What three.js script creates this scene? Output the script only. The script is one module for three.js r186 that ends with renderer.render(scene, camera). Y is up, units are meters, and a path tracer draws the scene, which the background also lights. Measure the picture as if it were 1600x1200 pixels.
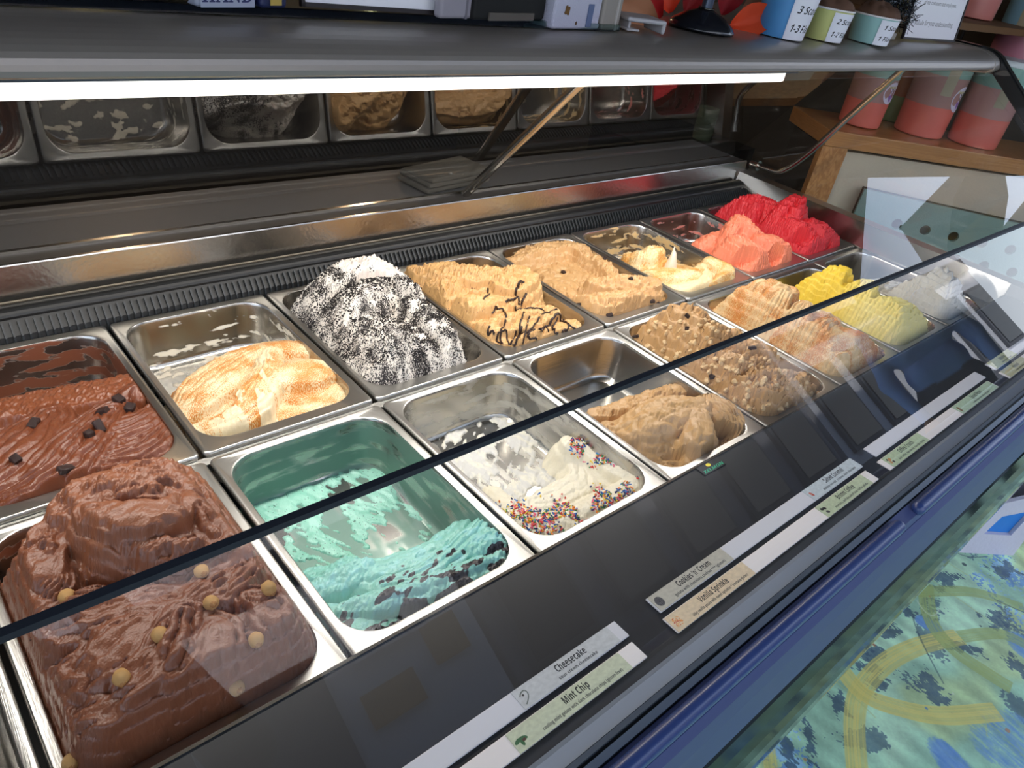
import * as THREE from 'three';
import { RoundedBoxGeometry } from 'three/addons/geometries/RoundedBoxGeometry.js';
import { mergeGeometries } from 'three/addons/utils/BufferGeometryUtils.js';
import { RectAreaLightUniformsLib } from 'three/addons/lights/RectAreaLightUniformsLib.js';
import { createNoise2D } from 'simplex-noise';
import { MarchingCubes } from 'three/addons/objects/MarchingCubes.js';

// ---------------------------------------------------------------- camera
// y = 0 is the height of the pan rims; x runs along the case, z towards the street
const scene = new THREE.Scene();
const F = 1163.24, EYE = new THREE.Vector3(-0.26653, 0.66091, 1.10146);
const RIGHT = new THREE.Vector3(0.7451, 0.1583, 0.6479), UP = new THREE.Vector3(0.2621, 0.8238, -0.5027), BACK = new THREE.Vector3(-0.6133, 0.5443, 0.5723);
const camera = new THREE.PerspectiveCamera(2 * Math.atan(600 / F) * 180 / Math.PI, 4 / 3, 0.02, 200);
camera.position.copy(EYE);
camera.quaternion.setFromRotationMatrix(new THREE.Matrix4().makeBasis(RIGHT, UP, BACK));
scene.add(camera);
const renderer = new THREE.WebGLRenderer({ antialias: true });
renderer.toneMapping = THREE.LinearToneMapping;
renderer.toneMappingExposure = 1.14;
renderer.shadowMap.enabled = true;
RectAreaLightUniformsLib.init();

// ---------------------------------------------------------------- sky (open shade, clear blue above the street)
{
  const w = 64, h = 32, d = new Float32Array(w * h * 4);
  for (let j = 0; j < h; j++) for (let i = 0; i < w; i++) {
    const e = Math.max(0, (j + 0.5) / h * 2 - 1), k = Math.pow(e, 0.55), o = (j * w + i) * 4;
    d[o] = 0.86 + (0.34 - 0.86) * k; d[o + 1] = 0.93 + (0.53 - 0.93) * k; d[o + 2] = 1.0 + (0.95 - 1.0) * k; d[o + 3] = 1;
  }
  const t = new THREE.DataTexture(d, w, h, THREE.RGBAFormat, THREE.FloatType);
  t.mapping = THREE.EquirectangularReflectionMapping; t.magFilter = THREE.LinearFilter; t.needsUpdate = true;
  scene.background = t; scene.environment = t; scene.backgroundIntensity = 2.2; scene.environmentIntensity = 2.2;
}

// ---------------------------------------------------------------- helpers
let seed = 7;
const rnd = () => { seed = (seed * 1664525 + 1013904223) >>> 0; return seed / 4294967296; };
const rr = (a, b) => a + (b - a) * rnd();
const n2 = createNoise2D(rnd), n2b = createNoise2D(rnd);
const fbm = (x, y, o = 4) => { let s = 0, a = 0.5, f = 1; for (let k = 0; k < o; k++) { s += a * n2(x * f + k * 7.3, y * f - k * 3.1); a *= 0.5; f *= 2.03; } return s; };
const sm = (a, b, x) => { const t = Math.min(1, Math.max(0, (x - a) / (b - a))); return t * t * (3 - 2 * t); };
const V = (x, y, z) => new THREE.Vector3(x, y, z);
// direction of a photo pixel (1600 x 1200) and the point where it meets the plane axis = value
const dirOf = (px, py) => V(0, 0, 0).addScaledVector(RIGHT, (px - 800) / F).addScaledVector(UP, -(py - 600) / F).addScaledVector(BACK, -1);
const at = (px, py, value, axis = 'y') => { const d = dirOf(px, py); return EYE.clone().addScaledVector(d, (value - EYE[axis]) / d[axis]); };

const names = new Map();
const numbered = (n) => { const k = names.get(n) ?? 0; names.set(n, k + 1); return k ? n + '_' + String(k).padStart(3, '0') : n; };
const shade = (o) => { o.castShadow = true; o.receiveShadow = true; return o; };
function tag(o, label, category, group) { o.userData.label = label; o.userData.category = category; if (group) o.userData.group = group; return o; }
function thing(name, label, category, pos = [0, 0, 0], turn = 0, group) {
  const o = new THREE.Group(); o.name = numbered(name); o.position.set(...pos); o.rotation.y = turn; scene.add(o);
  return tag(o, label, category, group);
}
function part(name, geo, m, parent, label) { const o = shade(new THREE.Mesh(geo, m)); o.name = name; parent.add(o); if (label) o.userData.label = label; return o; }
function solo(name, geo, m, label, category, group) { const o = part(numbered(name), geo, m, scene); return tag(o, label, category, group); }
function struct(name, geo, m) { const o = part(name, geo, m, scene); o.userData.kind = 'structure'; return o; }
const bx = (w, h, d, x = 0, y = 0, z = 0) => new THREE.BoxGeometry(w, h, d).translate(x, y, z);
const rb = (w, h, d, r, x = 0, y = 0, z = 0) => new RoundedBoxGeometry(w, h, d, 2, Math.min(r, w / 2.01, h / 2.01, d / 2.01)).translate(x, y, z);
const merge = (l) => mergeGeometries(l.map((g) => { const q = g.index ? g.toNonIndexed() : g; for (const k of Object.keys(q.attributes)) if (!['position', 'normal', 'uv'].includes(k)) q.deleteAttribute(k); return q; }));
const tube = (pts, r, n = 32, rs = 8) => new THREE.TubeGeometry(new THREE.CatmullRomCurve3(pts.map((p) => p.isVector3 ? p : V(...p))), n, r, rs);
const rod = (a, b, r0, r1 = r0, n = 16) => { const d = b.clone().sub(a), g = new THREE.CylinderGeometry(r1, r0, d.length(), n); g.applyQuaternion(new THREE.Quaternion().setFromUnitVectors(V(0, 1, 0), d.clone().normalize())); return g.translate((a.x + b.x) / 2, (a.y + b.y) / 2, (a.z + b.z) / 2); };
const lathe = (pts, n = 40) => new THREE.LatheGeometry(pts.map((p) => new THREE.Vector2(p[0], p[1])), n);
// closed profile [[z, y], ...] swept along x
function sweepX(prof, x0, x1, bevel = 0) {
  const s = new THREE.Shape(prof.map(([z, y]) => new THREE.Vector2(z, y)));
  const g = new THREE.ExtrudeGeometry(s, { depth: x1 - x0 - 2 * bevel, bevelEnabled: bevel > 0, bevelSize: bevel, bevelThickness: bevel, bevelOffset: -bevel, bevelSegments: 2 });
  return g.rotateY(-Math.PI / 2).translate(x1 - bevel, 0, 0);
}
const arc = (cz, cy, rz, ry, a0, a1, n = 10) => Array.from({ length: n + 1 }, (_, k) => { const a = (a0 + (a1 - a0) * k / n) * Math.PI / 180; return [cz + rz * Math.cos(a), cy + ry * Math.sin(a)]; });

const std = (color, roughness = 0.5, extra = {}) => new THREE.MeshStandardMaterial({ color, roughness, ...extra });
const phys = (color, roughness, extra = {}) => new THREE.MeshPhysicalMaterial({ color, roughness, ...extra });
function dataTex(w, h, fn, srgb = true) {
  const d = new Uint8Array(w * h * 4), c = [0, 0, 0];
  for (let j = 0; j < h; j++) for (let i = 0; i < w; i++) { fn((i + 0.5) / w, (j + 0.5) / h, c); const o = (j * w + i) * 4; d[o] = c[0]; d[o + 1] = c[1]; d[o + 2] = c[2]; d[o + 3] = 255; }
  const t = new THREE.DataTexture(d, w, h); t.magFilter = t.minFilter = THREE.LinearFilter; t.wrapS = t.wrapT = THREE.RepeatWrapping;
  if (srgb) t.colorSpace = THREE.SRGBColorSpace; t.needsUpdate = true; return t;
}
function canvasTex(w, h, draw) {
  const c = document.createElement('canvas'); c.width = w; c.height = h; draw(c.getContext('2d'), w, h);
  const t = new THREE.CanvasTexture(c); t.colorSpace = THREE.SRGBColorSpace; return t;
}
const hex = (s) => [parseInt(s.slice(1, 3), 16), parseInt(s.slice(3, 5), 16), parseInt(s.slice(5, 7), 16)];
const mix = (a, b, t) => [a[0] + (b[0] - a[0]) * t, a[1] + (b[1] - a[1]) * t, a[2] + (b[2] - a[2]) * t];

const brushed = dataTex(256, 256, (u, v, c) => { const k = 128 + 90 * n2(u * 3, v * 90) * 0.6 + 40 * n2(u * 9, v * 200); c[0] = c[1] = c[2] = k; }, false);
const fine = dataTex(512, 512, (u, v, c) => { const k = 128 + 100 * fbm(u * 26, v * 26, 4); c[0] = c[1] = c[2] = k; }, false);
const fineRep = (n, m = n) => { const t = fine.clone(); t.repeat.set(n, m); t.needsUpdate = true; return t; };

const M = {
  steel: std(0xb4b1ab, 0.3, { metalness: 1, bumpMap: brushed, bumpScale: 0.0002 }),
  rim: std(0xb9b7b2, 0.34, { metalness: 1, bumpMap: fineRep(2), bumpScale: 0.0002 }),
  chrome: std(0xc9c5bf, 0.16, { metalness: 1 }),
  blackMetal: std(0x191a1c, 0.42),
  blackShelf: phys(0x1d1f23, 0.42),
  canopy: phys(0x99928b, 0.38, { metalness: 0.55, clearcoat: 0.25, clearcoatRoughness: 0.3 }),
  blackPaint: phys(0x08090c, 0.3, { clearcoat: 0.4 }),
  navy: phys(0x3b4674, 0.55, { clearcoat: 0.15, clearcoatRoughness: 0.3 }),
  navyGloss: phys(0x2c4076, 0.35, { clearcoat: 0.3, clearcoatRoughness: 0.2 }),
  alu: std(0x6f7884, 0.42, { metalness: 0.6 }),
  belly: phys(0x0d1012, 0.06, { metalness: 0.9, color: 0x6d716c }),
  pane: phys(0xffffff, 0.0, { transmission: 1, thickness: 0, ior: 1.5 }),
  mirrorPane: phys(0xe4e6e6, 0.02, { transmission: 1, thickness: 0, ior: 2.1 }),
  white: std(0xe8e6e4, 0.5), paper: std(0xeceaf0, 0.75), dark: std(0x14120f, 0.8),
};
const strip = (v) => std(v, 0.4);

// ---------------------------------------------------------------- the setting
const FLOOR = -0.92;
{
  // painted floor: 4 m square of teal, navy and blue paint under loose yellow brush strokes
  const S = 2048, x0 = 0.2, z0 = 0.2, span = 4, q = (px, py) => { const p = at(px, py, FLOOR); return [(p.x - x0) / span * S, (p.z - z0) / span * S]; };
  const tex = canvasTex(S, S, (g) => {
    const id = g.createImageData(S, S), d = id.data;
    const rects = [[1452, 1075, 0.035, 0.05, 0.5], [1368, 1066, 0.035, 0.025, 0.2], [1556, 970, 0.04, 0.035, 0.4], [1420, 956, 0.022, 0.02, 0.3], [1264, 1155, 0.012, 0.06, 0.9], [1362, 1028, 0.06, 0.03, -0.2], [1505, 1012, 0.05, 0.02, 0.9], [1475, 905, 0.06, 0.03, 0.2], [1590, 1040, 0.03, 0.03, 0], [1230, 1175, 0.02, 0.04, 0.6], [1390, 985, 0.04, 0.02, 0.2], [1570, 890, 0.06, 0.03, 0.3], [1310, 1100, 0.02, 0.035, 0.7]].map(([x, y, a, b, r]) => { const p = at(x, y, FLOOR); return [p.x - x0, p.z - z0, a, b, Math.cos(r), Math.sin(r)]; });
    const teal = [160, 200, 164], pale = [190, 226, 184], olive = [186, 202, 136], navy = [58, 80, 98], blue = [96, 142, 196], sky = [142, 184, 214];
    for (let j = 0; j < S; j++) for (let i = 0; i < S; i++) {
      const u = i / S * span, v = j / S * span, wx = fbm(u * 1.7 + 5, v * 1.7, 3) * 0.35, wy = fbm(u * 1.7, v * 1.7 + 9, 3) * 0.35;
      let c = mix(teal, pale, sm(-0.3, 0.4, n2(u * 2 + wx, v * 2.3 + wy)));
      c = mix(c, olive, 0.7 * sm(0.1, 0.5, n2b(u * 1.3 + wx, v * 2.6 + wy)));
      const e = 0.25 * n2(u * 40, v * 40) + 0.2 * n2b(u * 90, v * 90);
      if (n2b(u * 3.1 + 7 + wx, v * 3.4 + wy) + e * 0.5 > 0.62) c = mix(c, navy, 0.6 + 0.25 * e);
      if (n2(u * 0.9 + 11, v * 0.9 + 4 + wy) + e * 0.6 > 0.75) c = mix(c, n2b(u * 11, v * 8) > 0 ? blue : sky, 0.8);
      for (const [rx, rz, a, b, cs, sn] of rects) { const dx = u - rx, dz = v - rz; if (Math.abs(dx) > 0.1 || Math.abs(dz) > 0.1) continue; const s = (dx * cs + dz * sn) / a, t = (-dx * sn + dz * cs) / b, q2 = Math.max(Math.abs(s), Math.abs(t)) + 0.5 * n2(u * 22, v * 22) + 0.35 * n2b(u * 120, v * 40); if (q2 < 0.85) c = mix(c, navy, 0.75 + 0.3 * e); }
      const k = 1 + 0.13 * n2(u * 14, v * 5) + 0.1 * e, o = (j * S + i) * 4;
      d[o] = c[0] * k; d[o + 1] = c[1] * k; d[o + 2] = c[2] * k; d[o + 3] = 255;
    }
    g.putImageData(id, 0, 0);
    // dry-brushed patches: many short bristle marks inside an outline
    const patch = (px, py, rx, ry, rot, col, n = 260) => { const [cx, cy] = q(px, py), k = S / span / 1000; for (let m = 0; m < n; m++) { const a = rnd() * 6.283, d = Math.sqrt(rnd()), ux = d * Math.cos(a) * rx, uy = d * Math.sin(a) * ry, x = cx + ux * Math.cos(rot) - uy * Math.sin(rot), y = cy + ux * Math.sin(rot) + uy * Math.cos(rot); g.strokeStyle = col(rnd()); g.lineWidth = rr(2, 6); g.beginPath(); g.moveTo(x, y); g.lineTo(x + rr(8, 26) * Math.cos(rot + 1.3), y + rr(8, 26) * Math.sin(rot + 1.3)); g.stroke(); } };
    const nv = (r) => `rgba(${36 + 26 * r},${60 + 28 * r},${84 + 30 * r},${0.12 + 0.4 * r})`, bl = (r) => `rgba(${70 + 60 * r},${120 + 50 * r},${178 + 30 * r},${0.1 + 0.3 * r})`;
    for (const [x, y, a, b, r] of [[1570, 1150, 60, 40, 0.4], [1600, 1010, 24, 30, 0.2], [1440, 970, 12, 10, 0], [1480, 1185, 20, 30, 0.5]]) patch(x, y, a, b, r, bl, 300);
    const brush = (pts, w, col) => {
      for (let k = 0; k < 26; k++) {
        const off = (k / 25 - 0.5) * w; g.strokeStyle = col(rnd()); g.lineWidth = w / 18; g.beginPath();
        const c = pts.map((p) => q(...p)); 
        for (let s = 0; s <= 40; s++) {
          const t = s / 40 * (c.length - 1), i = Math.min(c.length - 2, Math.floor(t)), f = t - i, p0 = c[Math.max(0, i - 1)], p1 = c[i], p2 = c[i + 1], p3 = c[Math.min(c.length - 1, i + 2)];
          const cr = (n) => 0.5 * (2 * p1[n] + (p2[n] - p0[n]) * f + (2 * p0[n] - 5 * p1[n] + 4 * p2[n] - p3[n]) * f * f + (3 * p1[n] - p0[n] - 3 * p2[n] + p3[n]) * f * f * f);
          const dx = p2[0] - p1[0], dy = p2[1] - p1[1], L = Math.hypot(dx, dy) || 1, x = cr(0) - dy / L * off, y = cr(1) + dx / L * off;
          s ? g.lineTo(x, y) : g.moveTo(x, y);
        }
        g.stroke();
      }
    };
    const yel = (r) => `rgba(${206 + 30 * r},${192 + 24 * r},${96 + 20 * r},${0.45 + 0.5 * r})`, lime = (r) => `rgba(${150 + 20 * r},${165 + 20 * r},${84 + 20 * r},${0.35 + 0.45 * r})`;
    brush([[1340, 1210], [1335, 1130], [1345, 1080], [1385, 1035], [1440, 1008], [1500, 995]], 26, yel);
    brush([[1318, 1050], [1350, 1085], [1400, 1105], [1470, 1118], [1560, 1112]], 26, yel);
    brush([[1445, 910], [1455, 970], [1490, 1015], [1540, 1050], [1580, 1075]], 24, lime);
    brush([[1500, 995], [1560, 990], [1610, 1010]], 20, lime);
    brush([[1200, 1160], [1205, 1205]], 16, yel); brush([[1430, 925], [1520, 925], [1600, 950]], 20, lime);
    brush([[1115, 1195], [1180, 1120], [1290, 1050], [1330, 1000]], 14, yel);
    g.lineWidth = 2;
    for (let k = 0; k < 170; k++) { g.strokeStyle = ['rgba(225,230,200,.55)', 'rgba(40,60,70,.5)', 'rgba(190,200,120,.5)'][k % 3]; const x = rnd() * S, y = rnd() * S, a = rnd() * 6.3, l = rr(20, 190); g.beginPath(); g.moveTo(x, y); g.quadraticCurveTo(x + Math.cos(a) * l * 0.5 + rr(-40, 40), y + Math.sin(a) * l * 0.5 + rr(-40, 40), x + Math.cos(a) * l, y + Math.sin(a) * l); g.stroke(); }
    for (let k = 0; k < 900; k++) { g.fillStyle = ['rgba(215,200,120,.7)', 'rgba(30,45,50,.7)', 'rgba(200,110,60,.6)', 'rgba(225,228,215,.6)', 'rgba(60,110,190,.7)'][k % 5]; g.beginPath(); g.arc(rnd() * S, rnd() * S, rr(0.8, 4), 0, 7); g.fill(); }
  });
  tex.wrapS = tex.wrapT = THREE.MirroredRepeatWrapping; tex.flipY = false; tex.needsUpdate = true;
  const X0 = -4, X1 = 6, Z0 = -0.05, Z1 = 3.4, g = new THREE.BufferGeometry();
  const pos = [], uv = []; for (const [x, z] of [[X0, Z0], [X0, Z1], [X1, Z1], [X0, Z0], [X1, Z1], [X1, Z0]]) { pos.push(x, FLOOR, z); uv.push((x - x0) / span, (z - z0) / span); }
  g.setAttribute('position', new THREE.Float32BufferAttribute(pos, 3)); g.setAttribute('uv', new THREE.Float32BufferAttribute(uv, 2)); g.computeVertexNormals();
  struct('floor', g, std(0xffffff, 0.5, { map: tex, bumpMap: fineRep(14), bumpScale: 0.0006 }));
  struct('floor_shop', bx(10, 0.1, 3, 1, FLOOR - 0.05, -1.55), std(0x38332f, 0.6));
  struct('floor_street', bx(60, 0.1, 40, 8, FLOOR - 0.06, 20), std(0x5d6066, 0.85, { bumpMap: fineRep(40), bumpScale: 0.003 }));
}
// the shop behind the case and its ceiling
const wallM = std(0x46423f, 0.85), ceilM = std(0x26241f, 0.9);
struct('wall_back', bx(6.6, 3.0, 0.12, -0.2, FLOOR + 1.5, -3.06), wallM);
struct('wall_left', bx(0.12, 3.0, 3.6, -3.4, FLOOR + 1.5, -1.2), wallM);
struct('wall_right', bx(9, 9, 3.8, 7.6, FLOOR + 4.5, -1.1), std(0x4b463f, 0.9));
struct('ceiling', bx(6.56, 0.12, 4.3, -0.2, FLOOR + 3.02, -0.9), ceilM);
struct('ceiling_canopy', bx(7.9, 0.1, 1.9, 0.55, FLOOR + 2.9, 1.35), std(0x4a4742, 0.9));
struct('wall_upper', bx(6.56, 6, 4.0, -0.2, FLOOR + 6.1, -1.05), std(0x8a8580, 0.9));
// the sunlit far side of the street, mirrored in the front glass
{
  const fz = 9, shopM = std(0xb9c2d2, 0.8), trimM = std(0x3c434f, 0.8), glassM = phys(0x1b222c, 0.08), warmM = std(0xa8843c, 0.6), awnM = std(0x3c3a36, 0.8);
  const shop = (name, x0, x1, h, m, label) => {
    const t = thing(name, label, 'building', [(x0 + x1) / 2, FLOOR, fz + 2], 0, 'shop fronts across the street'), w = x1 - x0;
    part('wall', bx(w, h, 4, 0, h / 2, 0), m, t); part('plinth', bx(w, 0.35, 0.12, 0, 0.175, -2.05), trimM, t); part('fascia', bx(w - 0.3, 0.4, 0.12, 0, 3.2, -2.06), trimM, t);
    for (let k = 0, n = Math.max(2, Math.round(w / 1.7)); k < n; k++) { const x = -w / 2 + (k + 0.5) * w / n; if (x0 < 0 && x > 2.6) continue; part('window_frame', bx(w / n * 0.72, 1.9, 0.1, x, 1.55, -2.04), trimM, t); part('window_pane', bx(w / n * 0.62, 1.7, 0.04, x, 1.55, -2.1), glassM, t); part('upper_window', bx(w / n * 0.45, 1.3, 0.06, x, 4.7, -2.02), glassM, t); }
    return t;
  };
  const a = shop('shop_building', -7, 4.4, 7.5, shopM, 'pale blue shop front with a name sign across the street');
  const tex = canvasTex(512, 128, (g) => { g.fillStyle = '#c9d2e0'; g.fillRect(0, 0, 512, 128); g.fillStyle = '#20242c'; g.font = 'bold 100px sans-serif'; g.textAlign = 'center'; g.fillText('SOHO', 256, 100); });
  const s = part('name_sign', bx(1.0, 0.32, 0.06), std(0xffffff, 0.7, { map: tex }), a);
  s.rotation.y = Math.PI; s.position.set(4.55, 1.95, -2.05);
  part('poster', bx(0.5, 0.5, 0.04, 5.2, 1.55, -2.03), warmM, a); part('menu_board', bx(0.7, 0.4, 0.04, 4.3, 1.25, -2.03), warmM, a); part('shop_door', bx(0.95, 2.1, 0.06, 3.2, 1.05, -2.03), trimM, a);
  shop('shop_building', 4.5, 13, 6.5, std(0x5b6272, 0.85), 'slate grey shop front across the street');
  shop('shop_building', 13.2, 24, 7, std(0x9aa3b3, 0.8), 'grey blue shop front far along the street');
}
const sun = new THREE.DirectionalLight(0xfff0dc, 12); sun.position.set(-6, 18, -12); sun.target.position.set(3, 0, 8); scene.add(sun, sun.target);
sun.castShadow = true; sun.shadow.mapSize.set(2048, 2048); Object.assign(sun.shadow.camera, { left: -25, right: 25, top: 25, bottom: -25, near: 1, far: 60 });

// ---------------------------------------------------------------- the display case
const P = 0.26, XL = -0.56, XR = 1.88;            // pan pitch, ends of the case
const caseG = thing('gelato_display_case', 'long gelato display case with grey canopy, sloping glass and navy front', 'display case');
{
  const c = caseG;
  // canopy, its rounded nose and black end caps
  const nose = [[0.02, 0.475], [0.02, 0.531], [0.4, 0.531], ...arc(0.405, 0.5, 0.058, 0.031, 88, -6, 12), [0.457, 0.4985], [0.44, 0.4985], [0.43, 0.487], [0.3, 0.47]];
  part('canopy', sweepX(nose, XL, 1.838, 0.001), M.canopy, c);
  part('canopy_seal', sweepX([[0.3, 0.4705], [0.445, 0.498], [0.454, 0.498], [0.454, 0.4945], [0.44, 0.4925], [0.3, 0.466]], XL, 1.86), M.blackMetal, c);
  const cap = [[0.02, 0.47], [0.02, 0.5325], [0.4, 0.5325], ...arc(0.405, 0.5, 0.06, 0.0325, 88, -6, 12), [0.45, 0.485], [0.3, 0.465]];
  part('end_cap', sweepX(cap, 1.838, 1.872, 0.003), M.canopy, c);
  const frame = [[0.0, 0.47], [0.0, 0.536], [0.4, 0.536], ...arc(0.41, 0.492, 0.066, 0.044, 90, 35, 8), [0.779, 0.279], [0.945, 0.036], [0.92, 0.03], [0.755, 0.265], [0.455, 0.484]];
  part('end_frame', sweepX(frame, 1.872, 1.9, 0.003), M.blackPaint, c);
  // front glass: upper pane, black joint, lower pane; end panes; leaning rear pane
  const sheet = (a, b, x0, x1) => { const g = new THREE.BufferGeometry(); g.setAttribute('position', new THREE.Float32BufferAttribute([x0, a[1], a[0], x0, b[1], b[0], x1, b[1], b[0], x0, a[1], a[0], x1, b[1], b[0], x1, a[1], a[0]], 3)); g.setAttribute('uv', new THREE.Float32BufferAttribute([0, 1, 0, 0, 1, 0, 0, 1, 1, 0, 1, 1], 2)); g.computeVertexNormals(); return g; };
  const gU = [0.452, 0.493], gS = [0.757, 0.28], gB = [0.911, 0.036];
  part('upper_front_pane', sheet(gU, gS, XL, 1.874), M.pane, c, 'clear sloping upper front glass');
  part('lower_front_pane', sheet(gS, gB, XL, 1.874), M.pane, c, 'clear lower front glass');
  part('glass_joint', sweepX([[0.7532, 0.2842], [0.7582, 0.2825], [0.7592, 0.2782], [0.7556, 0.2775]], XL, 1.873), std(0x20242c, 0.45), c, 'thin black joint between the panes');
  const endShape = new THREE.Shape([[-0.1, 0.061], [0.897, 0.061], gS, gU, [0.2, 0.475], [-0.1, 0.15]].map((p) => new THREE.Vector2(...p)));
  part('end_pane', new THREE.ShapeGeometry(endShape).rotateY(-Math.PI / 2).translate(1.876, 0, 0), M.pane, c);
  const rB = [-0.145, 0.088], rT = [0.145, 0.472];
  part('rear_pane', sheet(rT, rB, XL, 1.85), M.mirrorPane, c, 'leaning rear pane that mirrors the pans');
  part('rear_pane_edge', sweepX([[-0.149, 0.085], [-0.149, 0.0905], [-0.141, 0.0905], [-0.141, 0.085]], XL, 1.85), M.chrome, c);
  // struts that carry the canopy
  for (const x of [0.785, 1.862]) {
    const end = x > 1;
    const pts = end ? [[x, 0.092, -0.06], [x, 0.094, -0.01], [x, 0.1, 0.028], [x, 0.16, 0.082], [x, 0.3, 0.165], [x, 0.465, 0.265]] : [[x, 0.09, -0.128], [x, 0.2, -0.03], [x, 0.475, 0.215]];
    part('canopy_strut', tube(pts, end ? 0.0085 : 0.0095, 40, 12), M.chrome, c);
    if (end) part('strut_collar', rod(V(x, 0.0915, -0.07), V(x, 0.092, -0.045), 0.0155, 0.0155, 24), M.chrome, c);
  }
  // light under the canopy
  const lampM = std(0xffffff, 0.6, { emissive: 0xfffaf2, emissiveIntensity: 2.2 });
  part('lamp_housing', sweepX([[0.235, 0.47], [0.3, 0.468], [0.3, 0.451], [0.285, 0.451], [0.262, 0.433], [0.235, 0.433]], XL, 1.25), M.alu, c);
  part('lamp_diffuser', sweepX([[0.264, 0.4325], [0.2855, 0.4495], [0.2905, 0.4495], [0.2905, 0.4345], [0.286, 0.4315]], XL, 1.22), lampM, c, 'glowing white light strip');
  const led = new THREE.RectAreaLight(0xfffaf3, 47, 1.9, 0.03); led.position.set(0.52, 0.429, 0.277); led.lookAt(0.52, -1, 0.30); led.castShadow = true; led.name = 'lamp_light'; c.add(led);
  // back of the well: vent duct with its comb, black recess, steel ledge and worktop
  part('vent_duct', sweepX([[-0.03, -0.012], [-0.036, 0.006], [-0.05, 0.02], ...arc(-0.072, 0.024, 0.018, 0.014, 0, 90, 6), [-0.082, 0.037], [-0.089, 0.022], [-0.1, 0.022], [-0.1, -0.05], [-0.03, -0.05]], XL, XR), std(0x08090a, 0.45), c);
  const toothG = sweepX([[-0.0285, -0.012], [-0.0315, 0.007], [-0.047, 0.0245], [-0.052, 0.019], [-0.038, 0.003], [-0.034, -0.012]], -0.0014, 0.0014);
  const toothM = std(0x202428, 0.5);
  for (let x = -0.5; x < 1.86; x += 0.0105) { const o = part('vent_slat', toothG, toothM, c); o.position.x = x; }
  part('duct_edge', sweepX([[-0.0765, 0.0375], [-0.0765, 0.0395], [-0.0815, 0.0395], [-0.0815, 0.0375]], XL, XR), std(0x6d6558, 0.4, { metalness: 0.8 }), c);
  part('ledge_channel', sweepX([[-0.1, 0.0], [-0.0895, 0.026], [-0.0895, 0.03], [-0.1, 0.0325], [-0.11, 0.0325], [-0.11, 0.0]], XL, XR), M.blackPaint, c);
  part('steel_ledge', sweepX([[-0.094, 0.033], [-0.0985, 0.0865], [-0.105, 0.0865], [-0.105, 0.033]], XL, XR), std(0xbdb9b2, 0.24, { metalness: 1, bumpMap: fineRep(3), bumpScale: 0.0003 }), c, 'brushed steel ledge');
  part('pane_channel', sweepX([[-0.1052, 0.04], [-0.1052, 0.0862], [-0.1464, 0.0862], [-0.1464, 0.04]], XL, XR), std(0x45423f, 0.5, { metalness: 0.3 }), c);
  part('worktop', sweepX([[-0.1465, 0.04], [-0.1465, 0.0862], [-0.315, 0.0862], [-0.315, 0.04]], XL, XR), std(0x909093, 0.55, { metalness: 0.35, bumpMap: fineRep(4), bumpScale: 0.0003 }), c, 'grey steel worktop');
  part('ledge_trim', sweepX([[-0.0985, 0.0855], [-0.1, 0.0885], [-0.105, 0.0885], [-0.105, 0.0855]], XL, XR), M.chrome, c);
  // sloping end wall and well bottom
  part('end_wall', sweepX([[-0.1, -0.04], [-0.1, 0.06], [0.9, 0.06], [0.9, -0.04]], 1.842, 1.888), M.steel, c);
  const ew = new THREE.BufferGeometry(); ew.setAttribute('position', new THREE.Float32BufferAttribute([1.827, -0.004, -0.09, 1.8415, 0.0605, -0.09, 1.8415, 0.0605, 0.724, 1.827, -0.004, -0.09, 1.8415, 0.0605, 0.724, 1.827, -0.004, 0.724], 3)); ew.setAttribute('uv', new THREE.Float32BufferAttribute([0, 0, 1, 0, 1, 1, 0, 0, 1, 1, 0, 1], 2)); ew.computeVertexNormals();
  part('end_slope', ew, std(0xa8a5a0, 0.16, { metalness: 1 }), c);
  part('well', bx(XR - XL, 0.02, 0.85, (XL + XR) / 2, -0.13, 0.33), M.blackMetal, c);
  part('rail_between_rows', bx(XR - XL - 0.06, 0.012, 0.014, (XL + XR) / 2 - 0.02, -0.012, 0.347), M.rim, c);
  // black front shelf with a bright edge, then the aluminium foot of the glass
  part('front_shelf', sweepX([[0.725, -0.02], [0.725, 0.03], [0.916, 0.03], [0.916, -0.02]], XL, 1.8415), M.blackShelf, c, 'black shelf inside the glass');
  part('shelf_edge', sweepX([[0.7235, 0.024], [0.7235, 0.0315], [0.727, 0.0315], [0.727, 0.024]], XL, 1.8415), M.chrome, c);
  part('glass_foot', sweepX([[0.905, 0.0], [0.907, 0.034], [0.913, 0.04], [0.93, 0.046], [0.932, 0.0]], XL, 1.89), std(0x748092, 0.5, { metalness: 0.3 }), c);
  part('foot_ridge', sweepX([[0.9315, 0.0], [0.9315, 0.0495], [0.9365, 0.0495], [0.9365, 0.0]], XL, 1.89), M.alu, c);
  part('foot_groove', sweepX([[0.9365, 0.0], [0.9365, 0.045], [0.9405, 0.045], [0.9405, 0.0]], XL, 1.89), M.blackMetal, c);
  part('foot_ridge', sweepX([[0.9405, 0.0], [0.9405, 0.0495], [0.9475, 0.0475], [0.9475, 0.0]], XL, 1.89), M.alu, c);
  // navy front: hand rods, faces and the polished belly below
  part('front_top', sweepX([[0.9495, -0.05], [0.9495, 0.046], [0.966, 0.042], [0.968, 0.03], [0.968, -0.05]], XL, 1.89, 0.001), M.navy, c);
  const rods = [[XL, 0.672], [0.74, 1.89]];
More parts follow.
